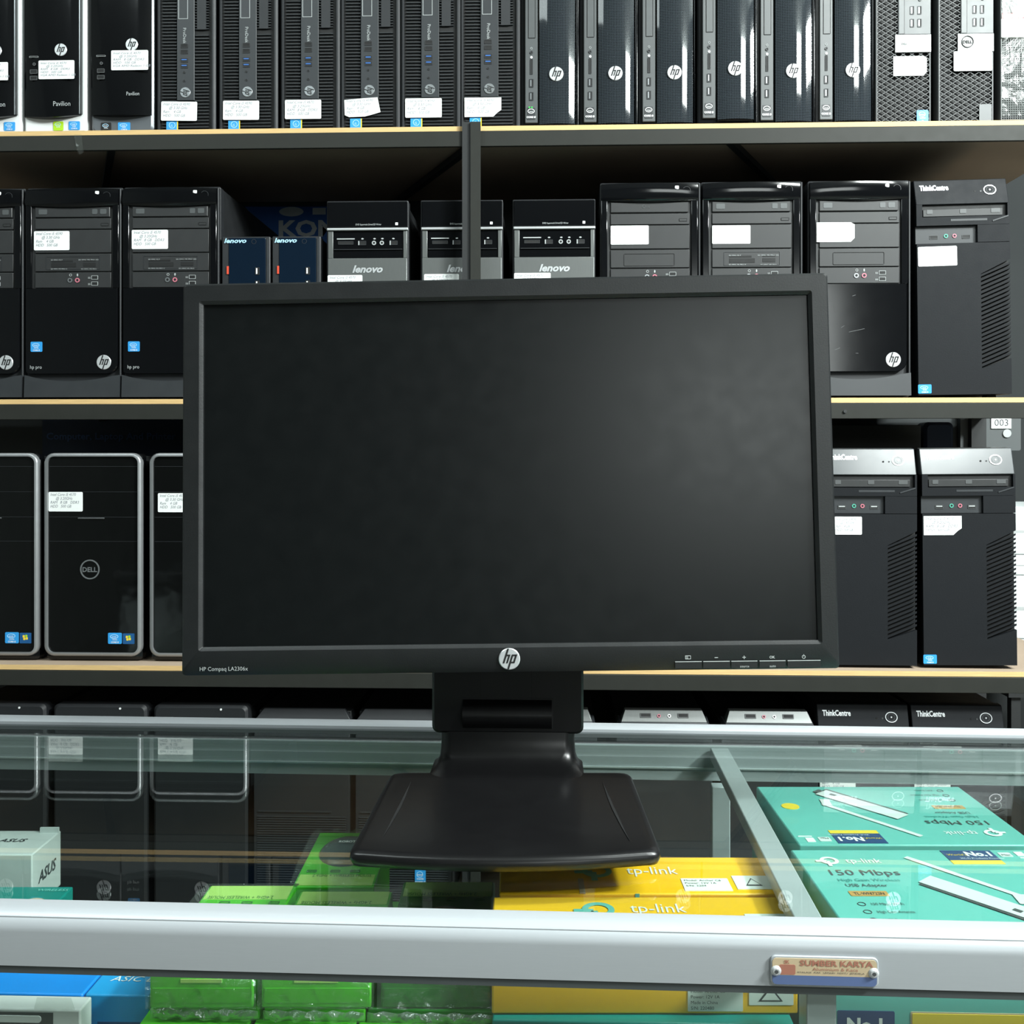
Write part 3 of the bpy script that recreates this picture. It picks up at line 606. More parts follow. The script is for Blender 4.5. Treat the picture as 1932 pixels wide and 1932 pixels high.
# ---- row 2: mid tower, glossy frame around grey drive bays
def midtower(label, reader='open', drive='discs', gloss='gloss_black', badge=True, sticker=True):
    F = Face(47, 229, 745); w = F.w; h = F.Z(346); t = thing('desktop_computer', label, 'computer'); case_body(t, w, h, .38, ft=.0025)
    zc = F.Z(537); b = MB(); b.rr(-w/2, w/2, 0, h, .003, .006, .024, 'matte_black', c=.002); b.build('front_frame', t)
    # upper glossy surround: arch + two sides
    xs0, xs1 = F.X(60), F.X(212); zt = F.Z(381)
    b = MB(); n = 12; x0, x1 = -w/2+.0015, F.X(224); P = []
    for i in range(n+1):
        u = i/n; x = x0+(x1-x0)*u; zz = zt-.0035*math.sin(PI*u); zt2 = h-.003-.0012*(1-math.sin(PI*u)); yb = -.004*math.sin(PI*u)**.7
        P.append([(x, -.001+yb, zt2), (x, -.004+yb, zz+.006), (x, -.001+yb*.5, zz), (x, .008, zz), (x, .008, zt2)])
    b.rings(P, gloss); b.build('top_cover', t, smooth=50)
    [MB().box(p, q, -.001, .008, zc, zt+.004, gloss).build('side_cover', t, bevel=.001) for p, q in ((x0, xs0), (xs1, x1))]
    b = MB(); b.rr(F.X(225), w/2-.0005, .004, h-.003, .001, -.001, .01, 'matte_black', c=.0008); b.build('side_trim', t)
    # grey bays
    b = MB(); b.box(xs0, xs1, .003, .010, zc, zt-.001, 'bay_grey'); b.build('bay_panel', t)
    MB().rr(F.X(66), F.X(207), F.Z(403), F.Z(384), .0008, -.0002, .004, 'bay_grey', c=.0008).build('drive_door', t)
    d = MB()
    if drive == 'discs': [MB().rr(F.X(a), F.X(c_), F.Z(397.5), F.Z(388), .0015, -.0006, 0, 'strip_grey').build('disc_logo', t) for a, c_ in ((73, 89), (174, 184), (189, 201))]
    else: d.ring(F.X(126), F.Z(392), .0028, .0006, -.0006, 0, 'strip_grey', 16); d.text('LG', F.X(131), F.Z(395), .005, -.0006, 'strip_grey'); d.build('disc_logo', t, smooth=0)
    b = MB(); b.box(F.X(66), F.X(209), .0005, .004, F.Z(425), F.Z(405), 'bay_grey'); b.build('drive_bezel', t, bevel=.0006)
    port(t, 'eject_button', *F.xz(191, 204, 415, 419), .0005, 'deep_black', 'bay_grey', t=.0006)
    MB().box(F.X(66), F.X(209), .0005, .004, F.Z(470), F.Z(427), 'bay_grey').build('blank_cover', t, bevel=.0006)
    MB().box(F.X(66), F.X(209), .0005, .004, F.Z(505), F.Z(472), 'bay_grey').build('blank_cover', t, bevel=.0006)
    if reader == 'open':
        b = MB(); b.frame(F.X(87), F.X(188), F.Z(502), F.Z(477), .001, .0006, -.0001, .001, 'dark_grey'); b.box(F.X(97), F.X(143), 0, .001, F.Z(497), F.Z(489), 'deep_black'); b.box(F.X(97), F.X(137), 0, .001, F.Z(487), F.Z(484), 'deep_black'); b.box(F.X(157), F.X(180), 0, .001, F.Z(496), F.Z(489), 'deep_black'); b.box(F.X(157), F.X(180), 0, .001, F.Z(486), F.Z(483), 'deep_black')
        for (x0_, x1_, z_) in ((96, 118, 483.5), (148, 186, 483.5), (96, 127, 500.5), (153, 182, 501)): b.text('SD MMC MS PRO XD'[:(x1_-x0_)//2], F.X(x0_), F.Z(z_+1), .0026, -.0001, 'print_grey', fitw=F.k*(x1_-x0_))
        b.build('card_reader', t, smooth=0)
    else: MB().frame(F.X(90), F.X(182), F.Z(502), F.Z(479), .002, .0007, -.0001, .001, 'deep_black').build('card_reader_blank', t)
    MB().box(F.X(66), F.X(209), .0005, .004, F.Z(536), F.Z(507), 'bay_grey').build('port_panel', t, bevel=.0006)
    jack(t, F.X(132), F.Z(522), .0040, .0004, 'silver'); jack(t, F.X(146), F.Z(522), .0040, .0004, 'jack_pink')
    b = MB(); b.ring(F.X(133), F.Z(512), .0022, .0006, 0, .001, 'print_grey', 12); b.disc(F.X(146), F.Z(512), .0012, 0, .001, 'print_grey', 10, ry=.0024); b.text('ss', F.X(166), F.Z(519), .006, 0, 'print_grey'); b.text('ss', F.X(166), F.Z(531), .006, 0, 'print_grey'); b.build('port_symbols', t, smooth=0)
    for z in (517, 528.5): port(t, 'usb_port', *F.xz(173, 184, z-3, z+3), .0005, 'print_grey', t=.0006)
    # lower glossy panel, rounded at the bottom, and the smile-shaped chin
    b = MB(); n = 10; P = []; x0, x1 = -w/2+.0015, F.X(222); zb = F.Z(699)
    b.rings([[(p[0], -.002, p[1]) for p in rrpts(x0+.001, x1-.001, zb+.001, zc-.0008, (.001, .001, .018, .006))], [(p[0], -.0005, p[1]) for p in rrpts(x0, x1, zb, zc, (.001, .001, .018, .006))], [(p[0], .008, p[1]) for p in rrpts(x0, x1, zb, zc, (.001, .001, .018, .006))]], gloss); b.build('lower_cover', t)
    b = MB(); P = []
    for i in range(13):
        u = i/12; x = -w/2+.001+(w-.002)*u; zz = F.Z(701)-.0105*math.sin(PI*min(1, u*1.05))**.8
        P.append([(x, -.004, zz), (x, -.006, .002), (x, .008, .002), (x, .008, zz)])
    b.rings(P, 'dark_grey'); b.build('chin', t, smooth=40)
    b = MB(); b.rr(F.X(182), F.X(189), F.Z(361.5), F.Z(355.5), .001, -.0052, -.003, 'logo_white'); b.build('indicator', t)
    b = MB(); b.ring(F.X(203), F.Z(364), .0066, .0006, -.0045, -.002, 'dark_grey', 22); b.disc(F.X(203), F.Z(364), .0058, -.0042, -.002, gloss, 20, c=.0008); b.build('power_button', t)
    if badge: hp_badge(t, F.X(197), F.Z(677), F.k*13.5, -.002)
    if sticker: cpu_sticker(t, *F.xz(59, 81, 638, 657), -.002); b = MB(); b.text('hp pro', F.X(58), F.Z(689), .0085, -.0024, 'print_grey', fitw=F.k*22); b.build('model_lettering', t, smooth=0)
    return t
# ---- row 2: small navy-black unit
def small_lenovo(label):
    F = Face(419, 510, 748); w = F.w; h = F.Z(446); t = thing('desktop_computer', label, 'computer'); case_body(t, w, h, .28, ft=.005)
    b = MB(); b.rr(-w/2, w/2, 0, h, .002, 0, .022, 'matte_black', c=.0015); b.build('front_frame', t)
    MB().rr(F.X(432), F.X(502), F.Z(740), F.Z(449), .001, -.0012, .001, 'gloss_navy', c=.0008).build('front_cover', t)
    b = MB(); b.text('lenovo', F.X(424), F.Z(458), .0105, -.0016, 'sticker_light', shear=.25, bold=.03, fitw=F.k*42); b.build('brand_lettering', t, smooth=0)
    MB().box(F.X(429), F.X(432.5), -.002, 0, F.Z(517), F.Z(502), 'orange_red').build('red_strip', t)
    port(t, 'usb_port', *F.xz(483, 490, 505, 518), -.0012, 'dark_grey', 'deep_black', 'logo_white', t=.0004); port(t, 'usb_port', *F.xz(483, 490, 530, 543), -.0012, 'dark_grey', 'deep_black', 'logo_white', t=.0004)
    b = MB(); b.ring(F.X(480), F.Z(456), .004, .0005, -.0016, -.001, 'dark_grey', 18); b.build('power_button', t)
    MB().box(F.X(504), F.X(508), -.0012, 0, .004, h-.004, 'dark_grey').build('side_trim', t)
    return t
# ---- row 2: tower with chrome bar and brushed lower front
def h_series(label):
    F = Face(968, 1124, 748); w = F.w; h = F.Z(376); t = thing('desktop_computer', label, 'computer'); case_body(t, w-.004, h-.004, .36, ft=.005)
    b = MB(); b.rr(-w/2, w/2, 0, h, .002, .002, .022, 'matte_black', c=.0015); b.build('front_frame', t)
    MB().rr(-w/2+.002, w/2-.001, F.Z(428), h-.003, .001, -.003, .004, 'gloss_black', c=.001).build('drive_door', t)
    b = MB(); b.text('DVD Supermulti Drive/CD Writer', F.X(1049), F.Z(424), .0042, -.0034, 'print_grey', 'c', fitw=F.k*49); b.build('door_print', t, smooth=0); MB().rr(F.X(1100), F.X(1105), F.Z(424), F.Z(419), .0004, -.0034, -.003, 'logo_white').build('indicator', t)
    MB().rr(-w/2+.0015, w/2, F.Z(433.5), F.Z(429), .0008, -.005, .004, 'bright_silver', c=.0008).build('chrome_bar', t)
    # brushed surround with window
    z0, z1, zw = F.Z(487), F.Z(434), F.Z(486); xw0, xw1 = F.X(981), F.X(1115)
    b = MB(); b.box(-w/2+.003, xw0, -.002, .004, zw, z1, 'brushed'); b.box(xw1, w/2-.002, -.002, .004, zw, z1, 'brushed'); b.box(-w/2+.003, w/2-.002, -.002, .004, .006, zw, 'brushed'); b.build('front_cover', t, bevel=.0006)
    b = MB(); b.rr(xw0, xw1, zw-.001, z1, (.0005, .0005, .004, .004), -.0005, .004, 'gloss_black'); b.build('port_window', t)
    MB().box(F.X(983), F.X(1113), -.003, .002, F.Z(470), F.Z(469), 'dark_grey').build('window_step', t)
    port(t, 'card_slot', *F.xz(991, 1019, 454, 459), -.0006, 'dark_grey', t=.0006)
    for x in (1036, 1096): port(t, 'usb_port', *F.xz(x-5, x+7, 454, 460), -.0006, 'dark_grey', 'deep_black', None); MB().box(F.X(x-7), F.X(x-5), -.0015, 0, F.Z(461), F.Z(453), 'print_grey').build('port_tab', t)
    for x in (1059, 1074): jack(t, F.X(x), F.Z(457), .0036, -.0006, 'print_grey')
    b = MB(); b.box(F.X(988), F.X(1022), -.0012, -.0004, F.Z(450), F.Z(448), 'print_grey'); [b.disc(F.X(x), F.Z(449), .0022, -.0012, -.0004, 'print_grey', 8, ry=.0012) for x in (1037, 1060, 1075, 1096)]; b.build('port_symbols', t, smooth=0)
    b = MB(); b.text('lenovo', F.X(1047), F.Z(513), .0165, -.0026, 'bright_silver', 'c', shear=.3, bold=.035, fitw=F.k*58); b.build('brand_lettering', t, smooth=0)
    return t
# ---- rows 2 and 3: matte tower with slanted louvres
def louvre_tower(label, top='thinkcentre_black', bright=False, sticker=True, hs=1.0):
    F = Face(1739, 1913, 748); w = F.w; h = F.Z(336); t = thing('desktop_computer', label, 'computer'); case_body(t, w-.002, h-.002, .38, ft=.005)
    G = Face(1720, 1894, 748)             # feature pixels read at the top of the leaning tower
    X, Z = G.X, G.Z
    b = MB(); b.rings([[(x, y, z) for (y, z) in ((.002, Z(388)), (.014, h-.002), (.026, h-.0005), (.030, h-.002), (.030, Z(388)))] for x in (-w/2, w/2)], top)
    b.build('top_bezel', t, bevel=.0012, smooth=30, label='brushed silver top bezel' if bright else None)
    sl = (.012)/(h-.002-Z(388)); yt = lambda z: .002+(z-Z(388))*sl
    q = math.atan(sl)
    g = MB(); g.text('ThinkCentre', 0, 0, .0128, -.0004, 'bright_silver', bold=.03, fitw=G.k*54); g.build('model_lettering', t, loc=(X(1730), yt(Z(358))-.0004, Z(359)), rot=(-q, 0, 0), smooth=0)
    g = MB(); g.ring(0, 0, .0100, .0012, -.0012, .001, 'bright_silver', 26, ry=.0086); g.disc(0, 0, .0085, -.0006, .001, top, 22, ry=.0072); g.ring(0, 0, .0058, .0004, -.0009, .001, 'mid_grey', 18); g.disc(0, 0, .0012, -.0014, 0, 'bright_silver', 8); g.build('power_button', t, loc=(X(1861), yt(Z(361)), Z(361)), rot=(-q, 0, 0))
    g = MB(); g.disc(X(1833), Z(363), .0016, yt(Z(363))-.0006, .02, 'deep_black', 10); g.disc(X(1844), Z(363), .0014, yt(Z(363))-.0006, .02, 'mid_grey', 10); g.build('indicator', t)
    # main face pieces around the drive recess and port recess
    FC = 'thinkcentre_black'
    b = MB(); zd0, zd1 = Z(412), Z(390); b.box(-w/2, X(1731), 0, .022, zd0, Z(388), FC); b.box(X(1890), w/2, 0, .022, zd0, Z(388), FC); b.box(-w/2, w/2, 0, .022, Z(428), zd0, FC); b.box(-w/2, w/2, .006, .022, zd0, Z(388), 'deep_black'); b.build('drive_surround', t, smooth=0)
    MB().box(X(1733), X(1882), .002, .008, Z(411), Z(397), 'bay_grey').build('optical_drive', t, bevel=.0008)
    [MB().rr(X(a), X(c_), Z(405.5), Z(397.5), .001, .0014, .0022, 'mid_grey').build('disc_logo', t) for a, c_ in ((1740, 1751), (1802, 1814), (1860, 1877))]
    MB().rings([[(X(1862), -.001, Z(423)), (X(1891), -.001, Z(414)), (X(1891), -.001, Z(411.5)), (X(1862), -.001, Z(420.5))], [(X(1862), .002, Z(423)), (X(1891), .002, Z(414)), (X(1891), .002, Z(411.5)), (X(1862), .002, Z(420.5))]], 'dark_grey').build('eject_lever', t)
    MB().box(X(1784), X(1852), -.0004, .001, Z(420.5), Z(416.5), 'dark_grey').build('drive_slot', t)
    b = MB(); b.box(-w/2, X(1834), .006, .022, Z(461), Z(428.5), 'dark_grey'); b.box(X(1834), w/2, 0, .022, Z(461), Z(428.5), FC); b.build('port_panel', t, smooth=0)
    for x in (1754, 1815): port(t, 'usb_port', *G.xz(x-7, x+7, 446, 452), .006, 'mid_grey', 'deep_black', 'print_grey' if bright else None, t=.0005)
    jack(t, X(1777), Z(447), .0034, .006, 'jack_green'); jack(t, X(1793), Z(447), .0034, .006, 'jack_pink')
    # lower face with recessed louvre field
    lx0 = X(1839); zl1, zl0 = Z(515), Z(700); sk = (Z(493)-Z(521))
    b = MB(); R0 = [(-w/2, 0), (w/2, 0), (w/2, Z(681)), (lx0, Z(699)), (lx0, Z(521)), (w/2, Z(494)), (w/2, Z(462)), (-w/2, Z(462))]
    b.add([(x, 0, z) for x, z in R0]+[(x, .022, z) for x, z in R0], [(0, 1, 2, 3), (0, 3, 4, 7), (4, 5, 6, 7)]+[(i, (i+1) % 8, 8+(i+1) % 8, 8+i) for i in range(8)]+[(15, 14, 13, 12, 11, 10, 9, 8)], FC); b.build('lower_front', t, smooth=0)
    b = MB(); b.box(lx0-.001, w/2-.0005, .008, .02, Z(699), Z(496), 'deep_black'); n = 22; zA, zB = Z(699), Z(521)
    for i in range(n):
        z = zA+(zB-zA)*(i+.35)/n; tck = (zB-zA)/n*.5; dz = Z(494)-Z(521)
        if z+dz < Z(681)-.001+0*0: pass
        b.rings([[(x, .0005, z+e), (x, .008, z+e-.002), (x, .008, z+e+tck-.002), (x, .0005, z+e+tck)] for x, e in ((lx0, 0), (w/2, dz*((Z(681)-Z(699))/(dz)) if i < 0 else dz*.85))], FC)
    b.build('louvres', t, smooth=0)
    if sticker: cpu_sticker(t, *F.xz(1738, 1763, 728, 745), -.0002)
    return t
# ---- row 3: glossy tower with a silver rounded loop frame
def inspiron(label):
    F = Face(84, 268, 1252); w = F.w; h = F.Z(858); t = thing('desktop_computer', label, 'computer'); case_body(t, w-.004, h-.004, .38, ft=.0015)
    b = MB(); b.rr(-w/2+.001, w/2-.001, F.Z(1251), h-.001, .006, .006, .022, 'gloss_black'); b.build('front_frame', t)
    b = MB(); b.frame(-w/2, w/2, F.Z(1243), h, .017, .0058, -.004, .008, 'frame_silver', c=.0022); b.build('silver_frame', t, smooth=50, label='rounded silver loop frame')
    b = MB(); b.rr(-w/2+.0052, w/2-.0052, F.Z(1237), h-.0052, .012, .0005, .008, 'film_black'); b.build('front_cover', t)
    for z in (884, 932, 980, 1026): MB().box(-w/2+.008, w/2-.008, -.0001, .001, F.Z(z), F.Z(z-.6), 'dark_grey').build('panel_seam', t, smooth=0)
    MB().box(F.X(147), F.X(197), -.0014, .001, F.Z(983), F.Z(980.5), 'mid_grey').build('finger_lip', t, bevel=.0005)
    dell_badge(t, F.X(169.5), F.Z(1079), F.k*18.5, .0004, 'silver')
    cpu_sticker(t, *F.xz(204, 230, 1199, 1220), .0004)
    b = MB(); x0, x1, z0, z1 = F.xz(232, 254, 1200, 1220); b.rr(x0, x1, z0, z1, .001, -.0002, .0005, 'box_dark_blue'); m_ = ((x0+x1)/2, z0+(z1-z0)*.6)
    for dx, dz, c_ in ((-.003, .0012, 'sticker_yellow'), (.0014, .0018, 'sticker_lime'), (-.002, -.003, 'sticker_yellow'), (.0022, -.0024, 'sticker_yellow')): b.rr(m_[0]+dx-.0018, m_[0]+dx+.0018, m_[1]+dz-.002, m_[1]+dz+.002, .0008, -.0004, -.0001, c_)
    b.build('windows_sticker', t)
    return t
# ---- row 4
def lowdell(label):
    F = Face(100, 276, 1736); w = F.w; h = .352; t = thing('desktop_computer', label, 'computer'); case_body(t, w-.002, h-.006, .38)
    b = MB(); b.rr(-w/2, w/2, 0, h, .008, 0, .024, 'matte_black', c=.004); b.build('front_frame', t)
    MB().disc(w*.22, h-.006, .0018, -.0008, .004, 'logo_white', 10).build('indicator', t)
    return t
def lowopti(label):
    F = Face(480, 660, 1736); w = F.w; h = .345; t = thing('desktop_computer', label, 'computer'); case_body(t, w-.002, h-.004, .38)
    b = MB(); b.rings([[(-w/2, -.004, 0), (w/2, -.004, 0), (w/2, .022, 0), (-w/2, .022, 0)], [(-w/2, -.004, h-.05), (w/2, -.004, h-.05), (w/2, .022, h-.05), (-w/2, .022, h-.05)], [(-w/2, .004, h-.016), (w/2, .004, h-.016), (w/2, .022, h-.016), (-w/2, .022, h-.016)], [(-w/2+.012, .016, h), (w/2-.012, .016, h), (w/2-.012, .022, h), (-w/2+.012, .022, h)]], 'matte_black'); b.build('front_frame', t, bevel=.001)
    b = MB(); b.text('OPTIPLEX 9010', 0, 0, .0052, -.0002, 'print_grey', 'c', bold=.02); b.build('model_lettering', t, loc=(w*.18, .0020, h-.0245), rot=(-.2, 0, 0), smooth=0)
    b = MB(); vent(b, -w/2+.006, w/2-.006, .02, h-.17, .004, -.0035, 'dark_grey', dep=.002); b.build('lower_grille', t, smooth=0)
    MB().box(-w/2+.008, w/2-.03, -.006, -.004, h-.168, h-.166, 'dark_grey').build('seam_strip', t)
    cpu_sticker(t, w*.12, w*.12+.018, .06, .085, -.006)
    return t
def silvertop(label):
    F = Face(1163, 1344, 1736); w = F.w; h = .348; t = thing('desktop_computer', label, 'computer'); case_body(t, w-.004, h-.02, .36)
    a = .022
    b = MB(); b.rings([[(-w/2, 0, 0), (w/2, 0, 0), (w/2, .03, 0), (-w/2, .03, 0)], [(-w/2, 0, h-.034), (w/2, 0, h-.034), (w/2, .03, h-.034), (-w/2, .03, h-.034)], [(-w/2+.008, .003, h-.018), (w/2-.008, .003, h-.018), (w/2-.004, .034, h-.014), (-w/2+.004, .034, h-.014)]], 'dark_grey'); b.build('front_frame', t, bevel=.001)
    b = MB(); b.rings([[(-w/2+.008, .004, h-.0178), (w/2-.008, .004, h-.0178), (w/2-.008, .03, h-.0178), (-w/2+.008, .03, h-.0178)], [(-w/2+.015, .013, h), (w/2-.015, .013, h), (w/2-.015, .03, h), (-w/2+.015, .03, h)]], 'brushed'); b.build('silver_panel', t, bevel=.0006, label='silver sloping port panel')
    q = math.atan(9/17.8); b = MB()
    for x in (-.030, .032): b = MB(); b.frame(x-.009, x+.009, -.003, .0045, .0004, .0012, -.001, .001, 'mid_grey'); b.box(x-.008, x+.008, -.0008, .001, -.002, .0035, 'deep_black'); b.build('usb_port', t, loc=(0, .0085, h-.0085), rot=(-q, 0, 0), smooth=0)
    b = MB(); b.ring(-.008, 0, .003, .0014, -.001, .001, 'jack_pink', 14); b.ring(.009, 0, .003, .0014, -.001, .001, 'logo_white', 14); b.disc(-.008, 0, .0016, -.0006, .001, 'deep_black', 8); b.disc(.009, 0, .0016, -.0006, .001, 'deep_black', 8); b.build('audio_jack', t, loc=(0, .0085, h-.0085), rot=(-q, 0, 0))
    for x in (-w/2+.004, w/2-.004): MB().disc(x, h-.030, .0016, -.0012, .001, 'logo_white', 8).build('indicator', t)
    return t
# ---------------------------------------------------------------- placing them
def place(proto, first, row, px0, px1, Y=YF, rz=0, ry=0, label=None, group=None):
    o = proto if first else copy_tree(proto)
    o.location = base_at(px0, px1, row, Y); o.rotation_euler = (0, ry, rz)
    if abs(ry) > 0:      # leaning a little on one lower edge
        o.location.z += abs(math.sin(ry))*.08
    if label: o['label'] = label
    if group: o['group'] = group
    return o
def run(proto, items):
    out = []
    index_kids(proto)
    for i, it in enumerate(items): out.append(place(proto, i == len(items)-1 and False or i == 0, **it))
    return out
def lab(o, F, p, y, k, **kw): return price_label(o, *F.xz(*p), y, k, **kw)
# row 1
G1 = 'desktop computers on the top shelf'
P = pavilion('white_plastic', ''); F1 = Face(46, 163, 250)
os_ = run(P, [dict(row=1, px0=46, px1=163, label='white-framed glossy computer on top shelf with lime green and blue stickers', group=G1),
              dict(row=1, px0=-76, px1=41, label='white-framed computer cut off by the photo edge, leftmost on top shelf', group=G1)])
lab(os_[0], F1, (80, 147, 115, 150), -.0128, 1, extra='VGA AMD Radeon 1 GB'); lab(os_[1], F1, (80, 145, 117, 151), -.0128, 1, extra='VGA AMD Radeon 1 GB')
o = pavilion('chin_grey', 'black glossy computer with grey rounded chin beside the white-framed ones, top shelf'); o.location = base_at(172, 289, 1); o['group'] = G1
lab(o, F1, (90, 159, 98, 135), -.0128, 1, extra='VGA AMD Radeon 1 GB')
FP = Face(415, 527, 242); P = prodesk('')
words = ['slatted black computer next to the grey-chinned one, first of six on top shelf', 'second slatted black computer from the left on top shelf', 'third slatted black computer from the left on top shelf',
         'slatted black computer with torn crooked price label on top shelf', 'slatted black computer left of the rack post, fifth of six on top shelf', 'slatted black computer directly above the rack post on top shelf']
px = [(296, 408), (413, 525), (530, 642), (643, 755), (757, 869), (869, 981)]
os_ = run(P, [dict(row=1, px0=a, px1=b_-1, label=l_, group=G1) for (a, b_), l_ in zip(px, words)])
for i, o in enumerate(os_): lab(o, FP, (424, 492, 182, 218) if i != 3 else (424, 491, 181, 216), -.0024, (0, 0, 1, 0, 0, 0)[i], cut=(None, None, None, 'torn', None, 'br')[i], rot=(.02, .01, 0, -.03, 0, 0)[i])
P = slimline(''); S_ = 'slim glossy black computer on top shelf, '
words = [S_+'with tiny green lights on its sticker', S_+'second of six', S_+'third of six, loose trim under it', S_+'fourth of six, pulled slightly forward', S_+'fifth of six, wide glare on it', S_+'beside the mesh-fronted computer']
px = [(982, 1092), (1093, 1203), (1204, 1314), (1318, 1428), (1427, 1537), (1539, 1649)]
os_ = run(P, [dict(row=1, px0=a, px1=b_, Y=YF+.006 if i != 3 else YF-.02+.012, label=l_, group=G1) for i, ((a, b_), l_) in enumerate(zip(px, words))])
FS = Face(985, 1096, 245); b = MB()
for x in (1002, 1007): b.disc(FS.X(x), FS.Z(201), .0013, -.0014, -.0004, 'led_green', 10)
b.build('indicator', os_[0], label='tiny green lights')
o = optiplex_mesh('mesh-fronted computer on top shelf beside the glossy slim ones, blue sticker at its foot', False); o.location = base_at(1652, 1756, 1); o['group'] = G1
FD = Face(1652, 1756, 241); lab(o, FD, (1685, 1748, 111, 148), -.0012, 1, cut='tr', ink='print_grey'); cpu_sticker(o, *FD.xz(1729, 1751, 213, 237), -.0012, 'sticker_blue', 'i3')
o = optiplex_mesh('mesh-fronted computer on top shelf with round badge, second from the right', True); o.location = base_at(1770, 1874, 1); o['group'] = G1
lab(o, FD, (1680, 1752, 104, 141), -.0030, 1, ink='print_grey'); MB().rr(*FD.xz(1729, 1752, 203, 236), .001, -.0012, 0, 'strip_grey').build('sticker_residue', o)
o = thinkcentre_mesh('mesh-fronted computer with red strip in clear plastic wrap, rightmost on top shelf'); o.location = base_at(1887, 1991, 1); o['group'] = G1
# row 2
G2 = 'desktop computers on the middle shelf'
FM = Face(47, 229, 745)
P = midtower('', 'open')
os_ = run(P, [dict(row=2, px0=47, px1=229, label='black tower with round badge left of the monitor on middle shelf, fully in view', group=G2),
              dict(row=2, px0=231, px1=413, label='black tower on middle shelf half hidden by the left edge of the monitor', group=G2),
              dict(row=2, px0=-137, px1=45, label='black tower cut by the photo edge, leftmost on middle shelf', group=G2)])
for i, o in enumerate(os_[:2]): lab(o, FM, (64, 131, 429, 465) if i == 0 else (65, 133, 428, 464), .0003, i)
P = midtower('', 'blank', 'lg', sticker=False)
o = P; o.location = base_at(1136, 1318, 2); o['label'] = 'black tower on middle shelf just right of the three chrome-barred computers'; o['group'] = G2; lab(o, FM, (66, 135, 427, 462), .0003, 2, ink='print_grey')
o = midtower('black tower with open card reader behind the top right of the monitor', 'open', sticker=False); o.location = base_at(1328, 1510, 2); o['group'] = G2; lab(o, FM, (66, 135, 428, 462), .0003, 1, ink='print_grey')
o = midtower('scratched black tower beside the monitor right edge on middle shelf', 'blank', sticker=False); o.location = base_at(1531, 1713, 2); o['group'] = G2; lab(o, FM, (61, 129, 424, 460), .0003, 1, ink='print_grey', cut='tr')
b = MB(); sc = [((1574, 575), (1577, 592)), ((1602, 626), (1630, 620)), ((1576, 659), (1586, 655)), ((1588, 618), (1594, 614)), ((1608, 560), (1614, 558)), ((1614, 665), (1619, 665))]
for (a, c_) in sc:
    x0, z0, x1, z1 = FM.X(a[0]-1531+47), FM.Z(a[1]), FM.X(c_[0]-1531+47), FM.Z(c_[1]); e = .0004
    MB().add([(x0, -.0023, z0-e), (x1, -.0023, z1-e), (x1, -.0023, z1+e), (x0, -.0023, z0+e)], [(0, 1, 2, 3)], 'mid_grey').build('scratch', o, smooth=0)
P = small_lenovo('')
run(P, [dict(row=2, px0=419, px1=509, label='small navy black computer with red strip, left one of two behind the monitor', group=G2),
        dict(row=2, px0=514, px1=604, label='small navy black computer with red strip, right one next to the chrome-barred computers', group=G2)])
P = h_series(''); FH = Face(968, 1124, 748)
os_ = run(P, [dict(row=2, px0=616, px1=770, label='chrome-barred computer with brushed front, leftmost of three behind the monitor', group=G2),
              dict(row=2, px0=794, px1=948, label='chrome-barred computer with brushed front, partly hidden by the rack post', group=G2),
              dict(row=2, px0=968, px1=1122, label='chrome-barred computer with brushed front, just right of the rack post', group=G2)])
for i, o in enumerate(os_): lab(o, FH, ((971, 1037, 518, 552), (975, 1041, 517, 552), (971, 1040, 516, 551))[i], -.0024, 1, cut=(None, None, None)[i])
P = louvre_tower('matte black tower with slanted louvres, rightmost on middle shelf'); P.location = base_at(1734, 1908, 2); P.rotation_euler = (0, -.012, -.03); P.location.z += .0012; P['group'] = G2
FT = Face(1720, 1894, 748); lab(P, FT, (1722, 1795, 468, 505), -.0004, 1, ink='print_grey', rot=-.01)
# row 3
G3 = 'desktop computers on the lower shelf'
P = inspiron(''); FI = Face(84, 268, 1252)
os_ = run(P, [dict(row=3, px0=84, px1=268, Y=1.71, label='glossy black computer in silver loop frame with round badge and two stickers', group=G3),
              dict(row=3, px0=283, px1=467, Y=1.71, label='silver-framed glossy computer half hidden behind the left edge of the monitor', group=G3),
              dict(row=3, px0=-110, px1=74, Y=1.71, label='silver-framed glossy computer cut off at the left edge of the photo', group=G3)])
lab(os_[0], FI, (91, 156, 932, 969), .0001, 1, cut=None); lab(os_[1], FI, (99, 165, 934, 970), .0001, 0)
FT3 = Face(1720, 1894, 748)
A = louvre_tower('silver-topped louvred tower partly hidden by the right edge of the monitor', 'silver_top', True, False); A.location = base_at(1556, 1730, 3); A['group'] = G3; A.rotation_euler = (0, 0, -.02)
lab(A, FT3, (1738, 1790, 467, 501), -.0004, 0)
B = louvre_tower('silver-topped louvred tower with blue sticker, rightmost on lower shelf', 'silver_top', True, True); B.location = base_at(1744, 1918, 3); B['group'] = G3; B.rotation_euler = (0, -.010, -.03); B.location.z += .001
lab(B, FT3, (1722, 1793, 466, 502), -.0004, 1, cut='br')
